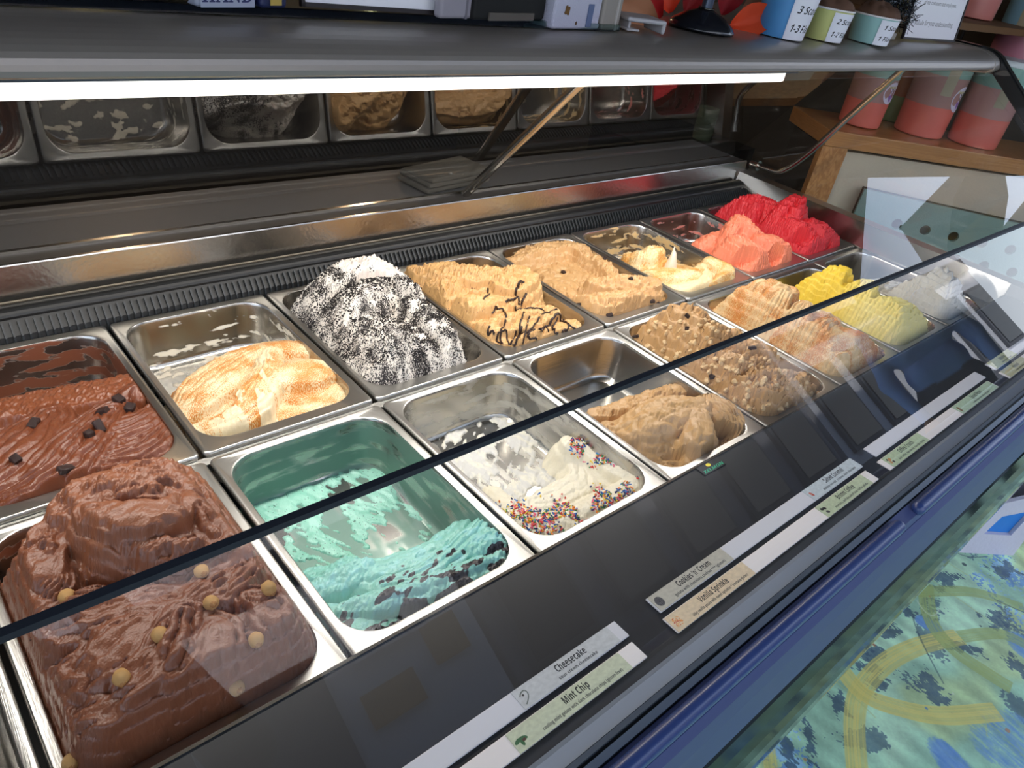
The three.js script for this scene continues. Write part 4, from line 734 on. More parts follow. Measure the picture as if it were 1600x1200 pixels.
{
  const a = spot(1408, 63), b = spot(1489, 68), w = Math.hypot(b[0] - a[0], b[2] - a[2]);
  notice(w, w * 0.6, [(a[0] + b[0]) / 2, TOP + 0.003, (a[2] + b[2]) / 2], Math.atan2(-(b[2] - a[2]), b[0] - a[0]), -0.1, 'small framed NO SAMPLES notice beside the tinsel tree');
  const c = at(470, 10, TOP + 0.0095), d = at(684, 23, TOP + 0.0095), w2 = c.distanceTo(d);
  notice(w2, w2 * 0.625, [(c.x + d.x) / 2, TOP + 0.0095, (c.z + d.z) / 2], Math.atan2(-(d.z - c.z), d.x - c.x), -0.12, 'larger framed notice on the glass shelf ending in for your understanding');
  // packets and boxes on the glass shelf
  const box = (name, label, cat, px0, px1, py, h, dep, m, y = TOP + 0.0085) => { const p = at(px0, py, y), q = at(px1, py, y), w = p.distanceTo(q), t = thing(name, label, cat, [(p.x + q.x) / 2, y, (p.z + q.z) / 2], Math.atan2(-(q.z - p.z), q.x - p.x)); part('body', rb(w, h, dep, 0.004, 0, h / 2, -dep / 2), m, t); return [t, w]; };
  const handTex = canvasTex(256, 128, (g) => { g.fillStyle = '#9ea4b8'; g.fillRect(0, 0, 256, 128); g.fillStyle = '#1d2456'; g.font = 'bold 92px serif'; g.textAlign = 'center'; g.save(); g.translate(128, 108); g.scale(0.85, 1); g.fillText('HAND', 0, 0); g.restore(); });
  const [hb, hw] = box('hand_sanitizer_box', 'pale box lettered HAND on the glass shelf', 'box', 308, 402, 12, 0.07, 0.03, std(0x8d93a6, 0.6)); part('printed_front', new THREE.PlaneGeometry(hw * 0.9, hw * 0.42).translate(0, hw * 0.215, 0.0006), std(0xffffff, 0.6, { map: handTex }), hb);
  const [bb] = box('blue_box', 'dark blue carton beside the HAND box', 'box', 410, 450, 14, 0.08, 0.03, std(0x16204a, 0.5)); part('gold_band', bx(0.012, 0.006, 0.001, 0.0, 0.006, 0.001), std(0xb59a4a, 0.5), bb);
  const bowl = thing('dark_bowl', 'dark brown round bowl at the edge of the glass shelf', 'bowl', spot(270, -6, TOP + 0.0085)); part('body', lathe([[0, 0], [0.03, 0], [0.036, 0.004], [0.044, 0.03], [0.042, 0.03], [0.034, 0.006], [0, 0.004]]), std(0x2a2412, 0.4), bowl); part('foot', lathe([[0.02, -0.0005], [0.031, -0.0005], [0.031, 0.003], [0.02, 0.003]]), std(0x1c180c, 0.5), bowl);
  const [wb] = box('stained_white_box', 'white painted box with a rusty spot on the canopy', 'box', 862, 934, 46, 0.14, 0.07, std(0xb9b9cc, 0.6, { bumpMap: fineRep(2), bumpScale: 0.001 }), TOP + 0.001);
  part('rust_spot', jag(0.0055, 0.0009).translate(-0.024, 0.021, 0.0002), std(0x6a4a20, 0.8), wb); part('rust_spot', jag(0.0022, 0.0007).translate(-0.002, 0.007, 0.0002), std(0x5a4030, 0.8), wb); part('torn_sticker', bx(0.011, 0.026, 0.001, 0.024, 0.016, 0.0006), std(0x56658a, 0.5), wb);
  const [pb] = box('grey_board', 'pale grey board leaning behind the larger notice', 'board', 688, 738, 30, 0.12, 0.012, std(0x8f8a94, 0.7)); part('edge_band', bx(0.003, 0.12, 0.013, 0.014, 0.06, -0.006), std(0x6c6872, 0.7), pb);
  const [kb] = box('black_box', 'matt black box standing on the glass shelf end', 'box', 740, 850, 32, 0.13, 0.06, std(0x050505, 0.8)); part('dusty_foot', bx(0.08, 0.008, 0.002, 0.0, 0.004, 0.001), std(0x57504a, 0.8), kb);
  const [sp] = box('steel_post', 'narrow stone grey post beside the white painted box', 'post', 938, 966, 47, 0.15, 0.02, std(0x8d8780, 0.6), TOP + 0.001); part('edge_strip', bx(0.003, 0.15, 0.002, 0.008, 0.075, 0.001), std(0xb0aba6, 0.5), sp);
  const tr = thing('white_phone_stand', 'white bent plastic stand on the canopy', 'stand', spot(998, 46, TOP + 0.001), FACE + 0.5); part('plate', rb(0.062, 0.006, 0.05, 0.003, -0.004, 0.014, 0), std(0xa9a8ac, 0.4), tr); part('leg', rb(0.006, 0.016, 0.05, 0.003, 0.024, 0.008, 0), std(0xa9a8ac, 0.4), tr); part('foot', rb(0.02, 0.003, 0.05, 0.0015, -0.024, 0.0015, 0), std(0xa9a8ac, 0.4), tr); part('prop', rb(0.004, 0.012, 0.04, 0.002, -0.028, 0.007, 0), std(0xa9a8ac, 0.4), tr);
  // dark round pedestal
  const pd = thing('pedestal_stand', 'dark glossy round pedestal foot with a steel pole', 'stand', spot(1095, 46, TOP + 0.001)), pm = phys(0x191b22, 0.22, { clearcoat: 0.5 });
  part('base', lathe([[0, 0], [0.05, 0], [0.051, 0.004], [0.046, 0.011], [0.03, 0.021], [0.014, 0.027], [0.012, 0.029], [0, 0.029]], 48), pm, pd); part('collar', lathe([[0, 0.0285], [0.0125, 0.0285], [0.0125, 0.031], [0, 0.031]]), M.chrome, pd); part('pole', rod(V(0, 0.03, 0), V(0, 0.3, 0), 0.0085, 0.0085, 20), std(0x4b5566, 0.3, { metalness: 0.6 }), pd); part('plate', lathe([[0, 0.3], [0.07, 0.3], [0.075, 0.306], [0, 0.306]]), pm, pd);
}
function jag(r, d) { const s = new THREE.Shape(); for (let k = 0; k < 14; k++) { const a = k / 14 * 6.283, q = r * rr(0.65, 1.15); k ? s.lineTo(q * Math.cos(a), q * Math.sin(a)) : s.moveTo(q, 0); } return new THREE.ExtrudeGeometry(s, { depth: d, bevelEnabled: false }); }
// red, orange and tan paper petals behind the pedestal
{
  const petal = (l, w) => { const g = new THREE.PlaneGeometry(w, l, 6, 10), p = g.attributes.position; for (let k = 0; k < p.count; k++) { const v = p.getY(k) / l + 0.5, f = Math.sin(Math.PI * Math.min(1, v * 0.92 + 0.06)); p.setXYZ(k, p.getX(k) * f, p.getY(k) + l / 2, 0.012 * Math.abs(p.getX(k) / w) * 2 + 0.03 * v * v); } g.computeVertexNormals(); return g; };
  const cols = [[0xb01418, 'deep red'], [0xd8401e, 'orange'], [0x8e1016, 'dark red'], [0xb07a58, 'tan'], [0xd94a22, 'bright orange'], [0xa9755a, 'light brown'], [0x9c1220, 'crimson']];
  const spots = [[1035, 40, 0.9], [1050, 30, 0.3], [1075, 28, -0.4], [1030, 50, 1.3], [1150, 50, -1.2], [1165, 45, -0.7], [1135, 32, -0.2]];
  const where = ['low beside the white stand', 'leaning left behind the pedestal', 'upright behind the pedestal pole', 'lying by the white stand', 'lying right of the pedestal foot', 'rising beside the blue cup', 'tall behind the pedestal foot'];
  spots.forEach(([px, py, tilt], k) => { const p = at(px, py, TOP + 0.001).addScaledVector(AWAY, 0.07), o = solo('paper_petal', petal(0.075, 0.05), std(cols[k][0], 0.7, { side: THREE.DoubleSide }), cols[k][1] + ' paper petal ' + where[k], 'decoration', 'paper petals'); o.position.set(p.x, TOP + 0.002, p.z); o.rotation.order = 'YXZ'; o.rotation.set(-0.25, FACE, tilt); });
}
// paper cups with size labels
function cup(px, py, r, h, col, top, lines, label, turn) {
  const p = at(px, py, TOP + 0.001).addScaledVector(AWAY, r * 0.9), t = thing('paper_cup', label, 'cup', [p.x, TOP + 0.001, p.z], turn, 'sample paper cups with size labels');
  const r0 = r * 0.84; part('body', lathe([[0, 0.002], [r0 - 0.002, 0.002], [r0, 0], [r, h], [r - 0.0015, h], [r0 - 0.003, 0.004], [0, 0.004]], 48), std(col, 0.5), t);
  part('rim', new THREE.TorusGeometry(r, 0.0016, 8, 48).rotateX(Math.PI / 2).translate(0, h, 0), std(0xe4e2e4, 0.5), t);
  const tex = canvasTex(512, 384, (g) => { g.fillStyle = '#dfe0ea'; g.fillRect(0, 0, 512, 384); g.fillStyle = '#17171c'; g.font = 'bold italic 96px sans-serif'; g.textAlign = 'left'; g.fillText(lines[0], 60, 140, 440); g.fillText(lines[1], 40, 310, 460); });
  const n = 24, pos = [], uv = [], idx = []; for (let k = 0; k <= n; k++) for (const v of [0, 1]) { const a = -0.15 + k / n * 1.75, y = v * h * 0.93 - 0.0, q = r0 + (r - r0) * v * 0.93 + 0.0012; pos.push(q * Math.sin(a), y, q * Math.cos(a)); uv.push(k / n, v); } for (let k = 0; k < n; k++) { const o = k * 2; idx.push(o, o + 2, o + 1, o + 1, o + 2, o + 3); }
  const g = new THREE.BufferGeometry(); g.setAttribute('position', new THREE.Float32BufferAttribute(pos, 3)); g.setAttribute('uv', new THREE.Float32BufferAttribute(uv, 2)); g.setIndex(idx); g.computeVertexNormals(); part('size_label', g, std(0xffffff, 0.6, { map: tex, side: THREE.DoubleSide }), t, 'white size label');
  const s = new THREE.SphereGeometry(r * 0.93, 28, 14, 0, 6.3, 0, 1.6), q = s.attributes.position; for (let k = 0; k < q.count; k++) { const x = q.getX(k), y = q.getY(k), z = q.getZ(k), f = 1 + 0.16 * n2(x * 60 + px, z * 60 + y * 40); q.setXYZ(k, x * Math.min(1.06, f), y * 0.62 * f, z * Math.min(1.06, f)); } s.computeVertexNormals(); s.translate(0, h - 0.001, 0);
  part('mock_scoop', s, std(top, 0.85), t, 'crumpled brown mock scoop');
}
cup(1224, 61, 0.046, 0.068, 0x4c8fc9, 0x5d4334, ['3 Scoops', '1-3 Flavors'], 'blue paper cup labelled 3 Scoops', FACE + 0.1);
cup(1290, 65, 0.04, 0.05, 0xc3c67c, 0x5d4334, ['2 Scoops', '1-2 Flavors'], 'yellow paper cup labelled 2 Scoops', FACE + 0.1);
cup(1364, 70, 0.042, 0.046, 0x8fbab8, 0x5d4334, ['1 Scoop', '1 Flavor'], 'pale teal paper cup labelled 1 Scoop', FACE + 0.1);
// tinsel tree
{
  const p = at(1392, 66, TOP + 0.001).addScaledVector(AWAY, 0.06), t = thing('tinsel_tree', 'small black and silver tinsel tree behind the cups', 'decoration', [p.x, TOP + 0.001, p.z]);
  part('trunk', rod(V(0, 0.012, 0), V(0, 0.2, 0), 0.004, 0.002, 8), std(0x1c1c20, 0.6), t); part('foot', rb(0.04, 0.014, 0.04, 0.003, 0, 0.007, 0), std(0x8f8a80, 0.5), t);
  const g = new THREE.BoxGeometry(0.0009, 0.024, 0.0003).translate(0, 0.012, 0), mk = (m, n) => { const im = new THREE.InstancedMesh(g, m, n), o = new THREE.Object3D(); for (let k = 0; k < n; k++) { const y = rr(0.03, 0.2), r = 0.05 * (1.08 - y / 0.2) * Math.sqrt(rnd()), a = rr(0, 6.3); o.position.set(r * Math.cos(a), y, r * Math.sin(a)); o.rotation.set(rr(-1.6, 1.6), a, rr(-1.6, 1.6)); o.updateMatrix(); im.setMatrixAt(k, o.matrix); } im.name = 'tinsel'; im.userData.kind = 'stuff'; t.add(shade(im)); };
  mk(std(0x101318, 0.3, { metalness: 0.6 }), 1500); mk(std(0xc9d2dc, 0.2, { metalness: 1 }), 800);
}

// ---------------------------------------------------------------- the wooden counter beyond the end glass
{
  const CY = 0.21, e0 = at(1311, 205, CY), e1 = at(1581, 247, CY), u = e1.clone().sub(e0).normalize(), turn = Math.atan2(-u.z, u.x), len = 1.5;
  const t = thing('wooden_counter', 'oak counter with framed cream panel beyond the end glass', 'counter', [e0.x, 0, e0.z], turn);
  const grain = dataTex(512, 256, (a, b, c) => { const k = fbm(a * 4, b * 40 + 0.8 * n2(a * 3, b * 4), 4), m = mix([168, 112, 58], [198, 142, 82], sm(-0.5, 0.5, k)); c[0] = m[0]; c[1] = m[1]; c[2] = m[2]; });
  const wood = phys(0xffffff, 0.35, { map: grain, clearcoat: 0.3, clearcoatRoughness: 0.2 }), dk = std(0x2a2119, 0.8), x0 = -0.03;
  part('top', rb(len, 0.05, 0.3, 0.004, x0 + len / 2, CY - 0.025, -0.15), wood, t);
  part('left_stile', bx(0.085, 1.05, 0.03, x0 + 0.0425, CY - 0.575, -0.02), wood, t);
  part('lower_rail', bx(len, 0.09, 0.03, x0 + len / 2, FLOOR + 0.1, -0.021), wood, t);
  part('cream_panel', bx(len - 0.085, 0.95, 0.02, x0 + 0.085 + (len - 0.085) / 2, CY - 0.538, -0.04), std(0xc9bda6, 0.7, { bumpMap: fineRep(3), bumpScale: 0.0008 }), t, 'cream painted panel');
  part('left_side', bx(0.02, 1.06, 0.24, x0 + 0.03, CY - 0.59, -0.16), dk, t);
  // pierced teal board standing before the counter
  const b0 = at(1350, 294, 0.05).addScaledVector(AWAY, -0.0), b1 = at(1600, 350, 0.05), bu = b1.clone().sub(b0), bl = 0.85, s = new THREE.Shape([[0, -0.6], [bl, -0.6], [bl, 0], [0, 0]].map((p) => new THREE.Vector2(...p)));
  for (let r = 0; r < 5; r++) for (let k = 0; k < 7; k++) { const h = new THREE.Path(); h.absarc(0.14 + k * 0.09 + (r % 2) * 0.04, -0.085 - r * 0.07, 0.0165, 0, Math.PI * 2, true); s.holes.push(h); }
  const bo = thing('pierced_board', 'grey teal board with rows of round holes before the counter', 'board', [b0.x, 0.05, b0.z], Math.atan2(-bu.z, bu.x));
  part('face', new THREE.ExtrudeGeometry(s, { depth: 0.012, bevelEnabled: false, curveSegments: 10 }), std(0x7f9a92, 0.6, { bumpMap: fineRep(4), bumpScale: 0.001 }), bo); part('backing', bx(bl, 0.6, 0.006, bl / 2, -0.3, -0.02), std(0x4a4430, 0.85), bo);
}
// tubs of cotton candy
const stickerTex = canvasTex(256, 256, (g) => { g.fillStyle = '#dcd6ea'; g.fillRect(0, 0, 256, 256); g.fillStyle = '#8f63b8'; g.beginPath(); g.moveTo(78, 150); g.lineTo(178, 150); g.lineTo(128, 236); g.fill(); g.strokeStyle = '#17151c'; g.lineWidth = 9; for (let k = 0; k < 3; k++) { g.beginPath(); for (let q = 0; q <= 24; q++) { const a = q / 24; g.lineTo(40 + a * 176, 70 + k * 34 + 18 * Math.sin(a * 17 + k * 2)); } g.stroke(); } g.fillStyle = '#c9c08a'; for (let k = 0; k < 5; k++) { g.beginPath(); g.arc(60 + k * 34, 60, 15, 0, 7); g.fill(); } });
function tub(p, r, h, bands, label, opt = {}) {
  const t = thing('cotton_candy_tub', label, 'tub', [p.x, p.y, p.z], FACE, 'cotton candy tubs');
  let y = 0.001; const R = (v) => r * (0.93 + 0.07 * v / h);
  bands.forEach(([f, c], k) => { const y1 = y + f * h; const pts = k ? [[R(y), y]] : [[0, 0.001], [R(y) - 0.004, 0.001], [R(y), 0.006]]; pts.push([R(y1), y1]); part('candy_layer', lathe(pts, 40), phys(c, 0.55, { clearcoat: 0.7, clearcoatRoughness: 0.12 }), t); y = y1; });
  part('lid', lathe([[0, y + 0.006], [r * 0.93, y + 0.006], [r * 1.03, y + 0.004], [r * 1.04, y - 0.01], [r * 1.0, y - 0.012]], 40), phys(0xcfd6d8, 0.25), t);
  const bend = (g, a0, y0, k = 1.004) => { const q = g.attributes.position; for (let n = 0; n < q.count; n++) { const yy = y0 + q.getY(n), rad = R(yy) * k + 0.0006, a = a0 + q.getX(n) / rad; q.setXYZ(n, rad * Math.sin(a), yy, rad * Math.cos(a)); } g.computeVertexNormals(); return g; };
  if (opt.sticker !== undefined) part('round_sticker', bend(new THREE.CircleGeometry(r * 0.48, 30), opt.sticker, h * 0.48), std(0xffffff, 0.4, { map: stickerTex, side: THREE.DoubleSide }), t, 'round sticker');
  if (opt.tag !== undefined) part('paper_tag', bend(new THREE.PlaneGeometry(r * 0.42, h * 0.36, 6, 2), opt.tag, h * 0.68, 1.008), std(0xa79f86, 0.7, { side: THREE.DoubleSide }), t, 'buff paper tag');
  return t;
}
const PK = 0xe0705f, MV = 0xa97f78, TL = 0x7fa69a, BL = 0x77a9c2, GR = 0x7f9a5c, OR = 0xa9683f;
const stand = (px, py, y, r) => { const p = at(px, py, y).addScaledVector(AWAY, r); p.y = y; return p; };
tub(stand(1350, 202, 0.2105, 0.07), 0.07, 0.24, [[0.34, PK], [0.3, MV], [0.36, TL]], 'pink tub with a script sticker on its right, behind the strut', { sticker: 0.75 });
tub(stand(1402, 197, 0.2105, 0.1), 0.062, 0.25, [[0.34, GR], [0.66, OR]], 'green and orange tub between two pink tubs', {});
tub(stand(1447, 218, 0.2105, 0.085), 0.083, 0.27, [[0.36, PK], [0.34, MV], [0.3, TL]], 'large pink tub with a buff tag and sticker on the counter', { sticker: 0.85, tag: 0.0 });
tub(stand(1533, 235, 0.2105, 0.085), 0.083, 0.26, [[0.36, PK], [0.34, 0xb98a84], [0.3, TL]], 'pink tub at the front end of the oak counter', { tag: -0.1 });
tub(stand(1600, 112, 0.43, 0.09), 0.1, 0.22, [[0.5, 0xc07a8c], [0.5, BL]], 'blue and pink tub with a big script sticker on the upper shelf', { sticker: 0.05, tag: -0.75 });
tub(stand(1508, 78, 0.43, 0.08), 0.075, 0.16, [[0.35, 0xb07f96], [0.65, BL]], 'small blue tub with a script sticker behind the notice', { sticker: 0.1 });
tub(stand(1455, 26, 0.56, 0.08), 0.075, 0.2, [[0.4, 0xc9c86a], [0.6, 0xb9a06a]], 'yellow tub above the notice', { sticker: 0.3 });
tub(stand(1530, 32, 0.56, 0.08), 0.075, 0.2, [[0.4, 0xc77a70], [0.6, 0xb08a80]], 'salmon tub with white tags beside the yellow tub', { tag: 0.2 });
tub(stand(1625, 42, 0.56, 0.32), 0.075, 0.2, [[0.5, 0xbd6f72], [0.5, 0x9a8a84]], 'rosy tub farthest along the upper shelf', { tag: -0.2 });
{
  const sh = (y, px0, py0, px1, py1, label) => { const a = at(px0, py0, y), b = at(px1, py1, y), t = thing('wall_shelf', label, 'shelf', [(a.x + b.x) / 2, y, (a.z + b.z) / 2], turnOf(a, b), 'shelves of tubs'), w = a.distanceTo(b) + 0.2; part('board', rb(w, 0.02, 0.32, 0.003, 0, -0.0105, -0.14), std(0x6a4a2c, 0.6), t); for (const s of [-1, 1]) part('bracket', rod(V(s * w * 0.42, -0.02, -0.28), V(s * w * 0.42, y > 0.5 ? -0.11 : -0.2, -0.28), 0.008), std(0x1c1a18, 0.6), t); };
  sh(0.43, 1490, 84, 1640, 118, 'lower wooden shelf of tubs beyond the case end'); sh(0.56, 1430, 24, 1640, 50, 'upper wooden shelf of tubs beyond the case end');
}
function turnOf(a, b) { return Math.atan2(-(b.z - a.z), b.x - a.x); }
// brown jar with sticks
{ const p = stand(1545, 70, 0.43, 0.03), t = thing('brown_jar', 'small brown jar with white sticks among the tubs', 'jar', [p.x, 0.4305, p.z]); part('body', lathe([[0, 0], [0.03, 0], [0.034, 0.03], [0.03, 0.06], [0.027, 0.06], [0.03, 0.03], [0, 0.004]]), phys(0x3a2c18, 0.3), t); for (let k = 0; k < 3; k++) part('stick', rod(V(0.004 * k, 0.01, 0), V(0.02 * k - 0.01, 0.13, 0.01), 0.0022), std(0xd8d2c4, 0.6), t); }
// stack of pale green cups in the dark behind the strut
for (let k = 0; k < 7; k++) { const p = at(1272, 212, 0.14).addScaledVector(AWAY, 0.25).add(V(-0.2, 0, -0.25)), o = solo('nested_cup', lathe([[0.03, 0], [0.036, 0.03], [0.0375, 0.03], [0.0375, 0.026], [0.034, 0.0]], 24), std(0x6f7a5e, 0.6), 'pale green cup in the nested stack behind the strut', 'cup', 'nested green cups'); o.position.set(p.x, 0.0 + k * 0.014, p.z); }
{ const p = at(1272, 212, 0.14).addScaledVector(AWAY, 0.25), t = thing('back_cabinet', 'dark low cabinet in the shop behind the case', 'cabinet', [p.x - 0.3, FLOOR, p.z - 0.3], 0); part('body', bx(0.5, -FLOOR - 0.001, 0.4, 0, -FLOOR / 2, 0), std(0x1d1a18, 0.7), t); part('door', bx(0.23, 0.7, 0.02, -0.12, 0.45, 0.21), std(0x26221f, 0.6), t); part('door', bx(0.23, 0.7, 0.02, 0.12, 0.45, 0.21), std(0x26221f, 0.6), t); }
// white painted planter box by the case, with a blue pane let into its front
{
  const a = at(1492, 863, FLOOR), b = at(1583, 868, FLOOR), w = a.distanceTo(b), t = thing('white_box', 'white painted open box with a blue inset on the floor', 'box', [(a.x + b.x) / 2, FLOOR, (a.z + b.z) / 2], turnOf(a, b)), m = std(0xcbc6d2, 0.6, { bumpMap: fineRep(2), bumpScale: 0.0012 }), h = 0.2, th = 0.014, d = 0.45;
  const s = new THREE.Shape([[-w / 2, 0], [w / 2, 0], [w / 2, h + 0.1], [-w / 2, h]].map((q) => new THREE.Vector2(...q))), hole = new THREE.Path([[-w * 0.24, 0.09], [w * 0.22, 0.09], [w * 0.3, 0.205], [-w * 0.14, 0.17]].map((q) => new THREE.Vector2(...q))); s.holes.push(hole);
  part('front', new THREE.ExtrudeGeometry(s, { depth: th, bevelEnabled: false }).translate(0, 0, -th), m, t); part('blue_inset', bx(w * 0.62, 0.14, 0.004, 0, 0.145, -th - 0.003), phys(0x2f7fd0, 0.3), t, 'bright blue inset');
  part('left_side', bx(th, h, d, -w / 2 + th / 2, h / 2, -th - d / 2), m, t); part('right_side', bx(th, h + 0.1, d, w / 2 - th / 2, (h + 0.1) / 2, -th - d / 2), m, t); part('bottom', bx(w - 2 * th, th, d, 0, th / 2, -th - d / 2), M.dark, t);
}

// warm pendant lamps in the shop
for (const [x, z, where] of [[0.55, -1.9, 'nearer the middle of the shop'], [1.9, -2.3, 'deep in the far corner of the shop']]) {
  const t = thing('pendant_lamp', 'warm glass pendant lamp ' + where, 'lamp', [x, 1.15, z]);
  part('cord', rod(V(0, 0.12, 0), V(0, 0.89, 0), 0.004), M.dark, t); part('cap', lathe([[0, 0.13], [0.03, 0.12], [0.035, 0.07], [0, 0.07]]), M.blackMetal, t); part('bulb', new THREE.SphereGeometry(0.06, 24, 16), std(0xffd9a0, 0.5, { emissive: 0xffb867, emissiveIntensity: 5 }), t);
  const l = new THREE.PointLight(0xffd9b0, 0.6); l.position.set(0, -0.075, 0); l.castShadow = true; l.name = 'lamp_light'; t.add(l);
}
// dark parasols down the street, seen only in the glass
for (const [x, z, r, where] of [[8.2, 1.75, 0.85, 'nearer to the shop'], [11, 2.4, 1.2, 'farther down the street']]) {
  const t = thing('parasol', 'olive street parasol standing ' + where, 'parasol', [x, FLOOR, z], 0.3, 'street parasols'), m = std(0x6b6552, 0.8, { side: THREE.DoubleSide });
  part('pole', rod(V(0, 0.05, 0), V(0, 4.1, 0), 0.025), std(0x3a3028, 0.6), t); part('base', lathe([[0, 0], [0.25, 0], [0.25, 0.04], [0.05, 0.08], [0, 0.08]]), std(0x2c2c2c, 0.7), t);
  for (let k = 0; k < 8; k++) { const a = k * Math.PI / 4, b = a + Math.PI / 4, g = new THREE.BufferGeometry(); g.setAttribute('position', new THREE.Float32BufferAttribute([0, 4.1, 0, r * Math.cos(a), 3.35, r * Math.sin(a), r * Math.cos(b), 3.35, r * Math.sin(b)], 3)); g.computeVertexNormals(); part('canopy_panel', g, m, t); }
}

// ---------------------------------------------------------------- people on the pavement (mirrored in the lower glass)
// bones [ax, ay, az, ra, bx, by, bz, rb, colour]; the field is a smooth minimum of tapered capsules
function blobMesh(bones, cell, k) {
  const lo = [1e9, 1e9, 1e9], hi = [-1e9, -1e9, -1e9];
  for (const b of bones) for (const o of [0, 4]) for (let a = 0; a < 3; a++) { lo[a] = Math.min(lo[a], b[o + a] - b[o + 3]); hi[a] = Math.max(hi[a], b[o + a] + b[o + 3]); }
  const size = Math.max(hi[0] - lo[0], hi[1] - lo[1], hi[2] - lo[2]) / 2 + cell * 3, c = [0, 1, 2].map((a) => (lo[a] + hi[a]) / 2), n = Math.ceil(2 * size / cell);
  const mc = new MarchingCubes(n, new THREE.MeshStandardMaterial(), false, false, 400000), acc = new Float32Array(n * n * n), half = n / 2;
  const dist = (b, x, y, z) => { const ex = b[4] - b[0], ey = b[5] - b[1], ez = b[6] - b[2], t = Math.min(1, Math.max(0, ((x - b[0]) * ex + (y - b[1]) * ey + (z - b[2]) * ez) / (ex * ex + ey * ey + ez * ez + 1e-12))); return Math.hypot(x - b[0] - ex * t, y - b[1] - ey * t, z - b[2] - ez * t) - (b[3] + (b[7] - b[3]) * t); };
  const ix = (v, a) => Math.round((v - c[a]) / size * half + half);
  for (const b of bones) {
    const m = 0.06 + k * 4, r = [0, 1, 2].map((a) => [Math.max(0, ix(Math.min(b[a] - b[3], b[4 + a] - b[7]) - m, a)), Math.min(n - 1, ix(Math.max(b[a] + b[3], b[4 + a] + b[7]) + m, a))]);
    for (let q = r[2][0]; q <= r[2][1]; q++) for (let j = r[1][0]; j <= r[1][1]; j++) for (let i = r[0][0]; i <= r[0][1]; i++) acc[q * n * n + j * n + i] += Math.exp(-dist(b, c[0] + (i - half) / half * size, c[1] + (j - half) / half * size, c[2] + (q - half) / half * size) / k);
  }
  for (let i = 0; i < acc.length; i++) mc.field[i] = acc[i] > 0 ? k * Math.log(acc[i]) : -1;
  mc.isolation = 0; mc.update();
  const cnt = mc.count, pos = new Float32Array(cnt * 3), nor = mc.normalArray.slice(0, cnt * 3), col = new Float32Array(cnt * 3), cc = new THREE.Color();
  for (let i = 0; i < cnt; i++) {
    const p = [0, 1, 2].map((a) => mc.positionArray[i * 3 + a] * size + c[a]); pos.set(p, i * 3);
    let best = 1e9, bc = 0; for (const b of bones) { const d = dist(b, ...p); if (d < best) { best = d; bc = b[8]; } }
    cc.set(bc); col.set([cc.r, cc.g, cc.b], i * 3);
  }
  const g = new THREE.BufferGeometry(); g.setAttribute('position', new THREE.BufferAttribute(pos, 3)); g.setAttribute('normal', new THREE.BufferAttribute(nor, 3)); g.setAttribute('color', new THREE.BufferAttribute(col, 3)); return g;
}
// hand: palm and five bent fingers; frame: wrist w, forward f, thumb side s, back of the hand n
function handBones(w, f, s, n, skin, curl) {
  const P3 = (a, b, c) => [w.x + f.x * a + s.x * b + n.x * c, w.y + f.y * a + s.y * b + n.y * c, w.z + f.z * a + s.z * b + n.z * c], out = [];
  const bone = (a, ra, b, rb) => out.push([...a, ra, ...b, rb, skin]);
  bone(P3(-0.03, 0, 0), 0.026, P3(0.02, 0, 0), 0.024);
  for (const y of [-0.026, -0.009, 0.009, 0.025]) bone(P3(0.01, y * 0.7, 0), 0.015, P3(0.075, y, 0), 0.012);
  [[-0.03, 0.026, 0.018, 0.015], [-0.01, 0.036, 0.024, 0.018], [0.01, 0.04, 0.027, 0.019], [0.03, 0.036, 0.024, 0.017]].forEach(([y, a, b, c], i) => {
    let p = [0.082, 0], q = -curl * 0.5; const r = [0.0085, 0.0088, 0.009, 0.0088][i];
    for (const l of [a, b, c]) { const e = [p[0] + l * Math.cos(q), p[1] + l * Math.sin(q)]; bone(P3(p[0], y, p[1]), r, P3(e[0], y, e[1]), r * 0.93); p = e; q -= curl * 0.7; }
  });
  bone(P3(0.015, 0.028, -0.004), 0.013, P3(0.045, 0.055, -0.012), 0.0105); bone(P3(0.045, 0.055, -0.012), 0.0105, P3(0.078, 0.062, -0.02), 0.009);
  return out;
}
